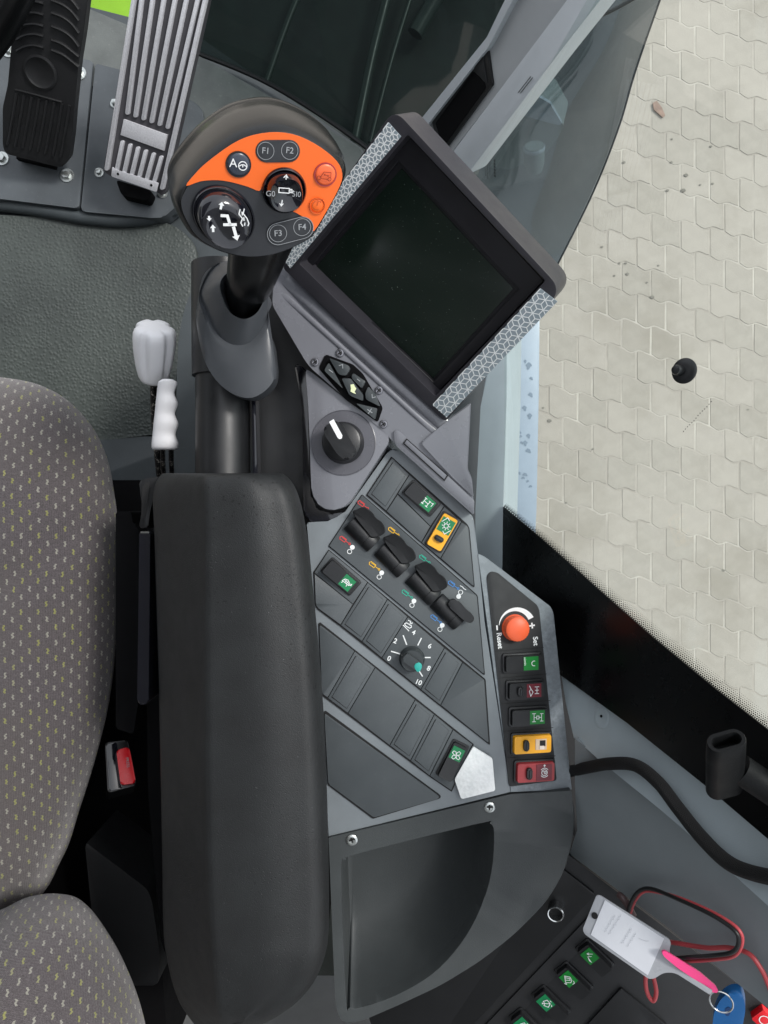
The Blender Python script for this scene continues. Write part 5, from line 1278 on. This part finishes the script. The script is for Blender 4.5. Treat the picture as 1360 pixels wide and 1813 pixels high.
# ================================================================== rear right: trim, black switch panel, loose things
t1 = Plane((1110, 1246, 0.66), (1360, 1440, 0.53), (1060, 1345, 0.676))
tp_ = thing('rear_trim_panel', 'smooth grey rear trim panel below the black window border', 'trim panel', P(1150, 1450, 0.95))
slab('upper_face', t1, [(988, 1170), (996, 1179), (1110, 1246), (1250, 1345), (1400, 1450), (1560, 1570), (1560, 1760), (1400, 1640), (1190, 1450), (1060, 1345), (1014, 1306), (1002, 1245)], 0.0, -0.05, M['trim'], tp_, bev=0.006, rad=[0, 0, 60, 60, 60, 0, 0, 60, 60, 0, 0, 0], seg=5)
t2 = Plane((1060, 1345, 0.678), (1400, 1640, 0.565), (1010, 1505, 0.745))
slab('lower_face', t2, [(1018, 1308), (1065, 1342), (1195, 1448), (1400, 1632), (1560, 1780), (1560, 1960), (1360, 1785), (1180, 1640), (1008, 1512), (1022, 1470), (1018, 1390)], -0.004, -0.05, plastic('trim_lower', '7b8285', 0.5, 0.3, 1100, 0.05, dust=0.05), tp_, bev=0.004, rad=2)
slab('gap_cover', flat(0.80), [(900, 1120), (1000, 1130), (1090, 1330), (1090, 1500), (1020, 1560), (900, 1560)], 0, -0.02, M['blackm'], tp_)
lathe('dimple', t1(1065, 1271, 0.0004), t1.n, [(16 * t1.px(1065, 1271), -0.0002), (14 * t1.px(1065, 1271), 0.0002), (9 * t1.px(1065, 1271), -0.0001), (0, -0.0002)], M['trim'], tp_)
lathe('fixing_pin', t1(1065, 1268, 0.0006), t1.n, [(0.0012, 0), (0.0012, 0.0006), (0, 0.0008)], M['deep'], tp_, seg=12)
# holder bracket standing at the window
M['holder'] = plastic('holder_plastic', '101112', 0.5, 0.6, 1200, 0.1, spec=0.15)
hb = thing('holder_bracket', 'black plastic holder bracket with oval slot by the window', 'bracket', P(1290, 1400, 0.66))
h0 = P(1286, 1312, 0.445); h1 = P(1283, 1382, 0.485)
axh = (h1 - h0).normalized(); exh = (P(1318, 1303, 0.445) - P(1255, 1316, 0.445)); exh = (exh - axh * exh.dot(axh)).normalized(); eyh = axh.cross(exh)
def stad(w, r, t, sc=1): return [h0 + axh * t + exh * (x * sc) + eyh * (y * sc) for x, y in circ(r, 10, w, 0, -90, 90) + circ(r, 10, -w, 0, 90, 270)]
wM, rM = 0.0048, 0.0062
loft('sleeve', [stad(wM, rM * .5, 0.012), stad(wM, rM * .5, 0.0004), stad(wM, rM * .62, -0.0006), stad(wM, rM * .92, -0.0006), stad(wM, rM, 0.0006), stad(wM * 1.05, rM * 1.03, 0.02), stad(wM * 1.05, rM * 1.03, (h1 - h0).length + 0.012)], M['holder'], hb, smooth=50)
tube('arm', [P(1308, 1360, 0.48), P(1350, 1388, 0.48), P(1420, 1436, 0.475), P(1500, 1490, 0.47)], 0.0095, M['holder'], hb, seg=14, smooth=60)
# braided cable
def braid_tube(name, pts, r, mat):
    path = cat(pts, 14); bm = bmesh.new(); uvl = bm.loops.layers.uv.new('UVMap'); seg = 18; rows = []; up = None; s = 0; N = len(path)
    for i, p in enumerate(path):
        t = (path[min(i + 1, N - 1)] - path[max(i - 1, 0)]).normalized(); up = (t.orthogonal() if up is None else (up - t * up.dot(t))).normalized(); q = t.cross(up)
        if i: s += (p - path[i - 1]).length
        rows.append((s, [bm.verts.new(p + (up * math.cos(2 * math.pi * j / seg) + q * math.sin(2 * math.pi * j / seg)) * r) for j in range(seg)]))
    for (s0, a), (s1, b_) in zip(rows, rows[1:]):
        for j in range(seg):
            f = bm.faces.new((a[j], a[(j + 1) % seg], b_[(j + 1) % seg], b_[j]))
            for l, uv in zip(f.loops, ((j / seg, s0), ((j + 1) / seg, s0), ((j + 1) / seg, s1), (j / seg, s1))): l[uvl].uv = uv
    return frombm(name, bm, mat, smooth=80)
tag(braid_tube('braided_cable', [P(1004, 1367, 0.745), P(1022, 1363, 0.715), P(1045, 1358, 0.688)] + [t1(u, v, 0.010) for u, v in [(1080, 1352), (1125, 1355), (1165, 1385), (1200, 1430), (1240, 1480), (1285, 1524), (1330, 1545), (1400, 1560)]], 0.0052, M['braid']),
    'thick black braided cable curving from console over grey trim', 'cable')
# black switch panel
BP = Plane((1007, 1515, 0.75), (1360, 1780, 0.72), (860, 1793, 0.80))
bk_ = thing('rear_switch_panel', 'black rear switch panel behind the storage tray', 'switch panel', P(1050, 1700, 1.0))
slab('panel_plate', BP, [(960, 1480), (1004, 1512), (1180, 1645), (1362, 1786), (1500, 1890), (1500, 2050), (600, 2050), (700, 1740)], 0.0, -0.04, M['blackm'], bk_, bev=0.002)
slab('front_cover', BP, [(985, 1530), (1052, 1582), (1050, 1588), (840, 1815), (700, 1960), (650, 1790)], 0.003, 0.0002, M['black'], bk_, bev=0.001, rad=2)
slab('rail_plate', BP, [(1066, 1598), (1088, 1616), (905, 1813), (860, 1860), (838, 1842), (862, 1813)], 0.002, 0.0002, M['blackm'], bk_, bev=0.0006)
slab('fuse_cover', BP, [(1100, 1750), (1180, 1815), (1200, 1900), (1000, 1900), (1040, 1815)], 0.003, 0.0002, M['black'], bk_, bev=0.0008, rad=3)
for (u, v, ic, lab, mt) in [(1053, 1690, 'auger', 'rocker with green unloading symbol half under the key tag', 'green2'), (1016, 1730, 'cabwash', 'rocker with green rear wiper symbol', 'green2'), (976, 1772, 'wiper', 'rocker with green wiper symbol', 'green'), (936, 1812, 'wiper', 'last rocker with green wiper symbol', 'green')]:
    rocker(BP, bk_, u, v, 44, 55, 25, M['black'], M[mt], ic, -1, lab, iang=-40, tilt=0.001, raise_=0.009)
k = BP.px(985, 1603); so_ = BP(985, 1606, 0.003)
sk_ = lathe('power_socket', so_, BP.n, [(13 * k, 0), (13.5 * k, 0.001), (12.6 * k, 0.003), (13.5 * k, 0.005), (12.6 * k, 0.007), (13.5 * k, 0.009), (14 * k, 0.011), (13 * k, 0.012), (11.5 * k, 0.0115), (11 * k, 0.004), (0, 0.0035)], M['steel'], bk_, seg=40)
lathe('socket_hole', so_, BP.n, [(10.9 * k, 0.004), (10.9 * k, 0.0048), (0, 0.0048)], M['socket'], sk_, seg=32)
fr_ = Frame(BP, 1352, 1797, 42)
rr_ = fslab('warning_switch', fr_, rect(34, 28), 0.008, 0.0, M['redbtn'], bk_, bev=0.001, rad=2, label='red rocker at the frame edge with round warning symbol')
strokes('symbol', fr_, [ic_circle(8, -3, 1), [(4, -4), (8, -9), (-1, -6)]], 1.5, M['white'], rr_, h=0.0084)
# loose wires, lying on the trim and panel
def over(u, v, h):
    a_, b_ = t2(u, v, h), BP(u, v, h)
    return a_ if a_.z > b_.z else b_
def wire(name, pts, r, mat, label): return tag(tube(name, [over(*p) for p in pts], r, mat, seg=10, n=10), label, 'wire', 'loose wires by the key tag')
wire('black_wire', [(1108, 1650, .004), (1111, 1622, .008), (1119, 1595, .010), (1133, 1577, .010), (1155, 1574, .010), (1200, 1592, .012), (1260, 1620, .012), (1300, 1647, .012), (1308, 1668, .012), (1296, 1686, .014), (1260, 1692, .016), (1200, 1696, .014), (1150, 1700, .006)], 0.0017, M['wire_b'], 'black wire of the looped pair beside the key tag')
wire('red_wire', [(1111, 1652, .003), (1115, 1622, .006), (1123, 1597, .007), (1137, 1580, .007), (1157, 1578, .007), (1203, 1590, .009), (1263, 1616, .009), (1305, 1643, .009), (1314, 1668, .009), (1300, 1692, .011), (1262, 1699, .013), (1200, 1703, .011), (1150, 1706, .004)], 0.0015, M['wire_r'], 'red wire of the looped pair beside the key tag')
wire('red_wire', [(1150, 1666, .006), (1187, 1668, .008), (1250, 1678, .007), (1290, 1678, .004), (1325, 1688, .004), (1346, 1713, .004), (1361, 1745, .004), (1376, 1795, .004)], 0.0019, M['wire_r'], 'single red wire running off to the right edge')
wire('red_wire', [(1148, 1690, .01), (1143, 1735, .012), (1147, 1760, .010), (1157, 1772, .008), (1162, 1755, .006), (1156, 1725, .004), (1152, 1700, .004)], 0.0019, M['wire_r'], 'short red wire loop hanging below the key tag')
wire('dark_red_wire', [(1096, 1584, .004), (1103, 1590, .005), (1112, 1604, .005), (1122, 1622, .004)], 0.0030, plastic('taped_wire', '5a4646', 0.5, 0.2, 600, 0.2), 'taped dark red wire end above the key tag')
# key tag, strap, ring and key
KT = Plane((1060, 1587, 0.675), (1185, 1666, 0.645), (1033, 1647, 0.675))
kt = thing('key_tag', 'white plastic key tag with faded handwriting', 'key tag', P(1110, 1660, 0.68))
slab('holder', KT, [(1056, 1585), (1062, 1585), (1184, 1662), (1188, 1670), (1184, 1688), (1192, 1710), (1262, 1754), (1258, 1762), (1195, 1722), (1175, 1722), (1160, 1732), (1150, 1734), (1034, 1653), (1032, 1645)], 0.0, -0.0016, M['tagt'], kt, bev=0.0004, rad=[3, 3, 3, 3, 8, 8, 3, 3, 10, 10, 6, 4, 4, 4])
slab('paper_insert', KT, [(1071, 1594), (1176, 1662), (1147, 1727), (1046, 1655)], 0.0007, 0.0001, M['tagw'], kt)
lathe('punched_hole', KT(1053, 1621, 0.0004), KT.n, [(5.8 * KT.px(1053, 1621), 0), (5.8 * KT.px(1053, 1621), 0.0005), (0, 0.0005)], M['gap'], kt, seg=20)
fw = Frame(KT, 1100, 1648, -58, 0.001)
def scribble(x, y, L, a): return [(x + L * i / 24, y + a * math.sin(i * 1.9) * (0.5 + 0.5 * math.sin(i * .7))) for i in range(25)]
strokes('faded_handwriting', fw, [scribble(-22, 22, 38, 2.2), scribble(-20, 14, 44, 2.0), scribble(-18, -12, 34, 2.6), scribble(-16, -22, 30, 1.6), [(10, -30), (14, -42), (18, -46)]], 0.55, M['faint'], kt)
tag(slab('pink_strap', Plane((1172, 1684, 0.643), (1272, 1756, 0.63), (1180, 1674, 0.643)), [(1171, 1685), (1177, 1683), (1200, 1697), (1240, 1722), (1268, 1746), (1273, 1757), (1264, 1759), (1240, 1741), (1200, 1714), (1176, 1694)], 0.0035, 0.0006, M['pink'], bev=0.001, rad=4, seg=3), 'bright pink plastic strap linking tag and key ring', 'strap')
kc = P(1277, 1774, 0.63)
tag(tube('key_ring', [kc + Vector((math.cos(a) * 0.0083 - math.sin(a) * 0.0017, math.sin(a) * 0.0096, 0.0034 * math.sin(a + 1))) for a in [i * math.pi / 6 for i in range(12)]], 0.0007, M['steel'], seg=8, closed=True), 'thin steel split ring between strap and blue key', 'key ring')
ky = thing('ignition_key', 'ignition key with blue plastic bow', 'key', P(1290, 1810, 0.72))
KB = Plane((1295, 1790, 0.638), (1330, 1790, 0.63), (1295, 1830, 0.646))
def bow():
    o_ = [(1262, 1813), (1266, 1790), (1278, 1768), (1296, 1757), (1312, 1760), (1319, 1778), (1318, 1800), (1308, 1835), (1285, 1850), (1264, 1840)]
    return [(p.x, p.y) for p in catc([Vector(q) for q in o_], 4)]
slab('bow', KB, bow(), 0.0, -0.008, M['bluekey'], ky, bev=0.003, seg=4)
slab('bow_recess', KB, [(1283, 1788), (1290, 1782), (1296, 1788), (1290, 1800), (1284, 1798)], 0.0004, -0.001, plastic('blue_dark', '12427a', 0.5, 0), ky, rad=4)
slab('blade', KB, [(1280, 1840), (1296, 1840), (1290, 1880), (1278, 1880)], -0.003, -0.006, M['steel'], ky)
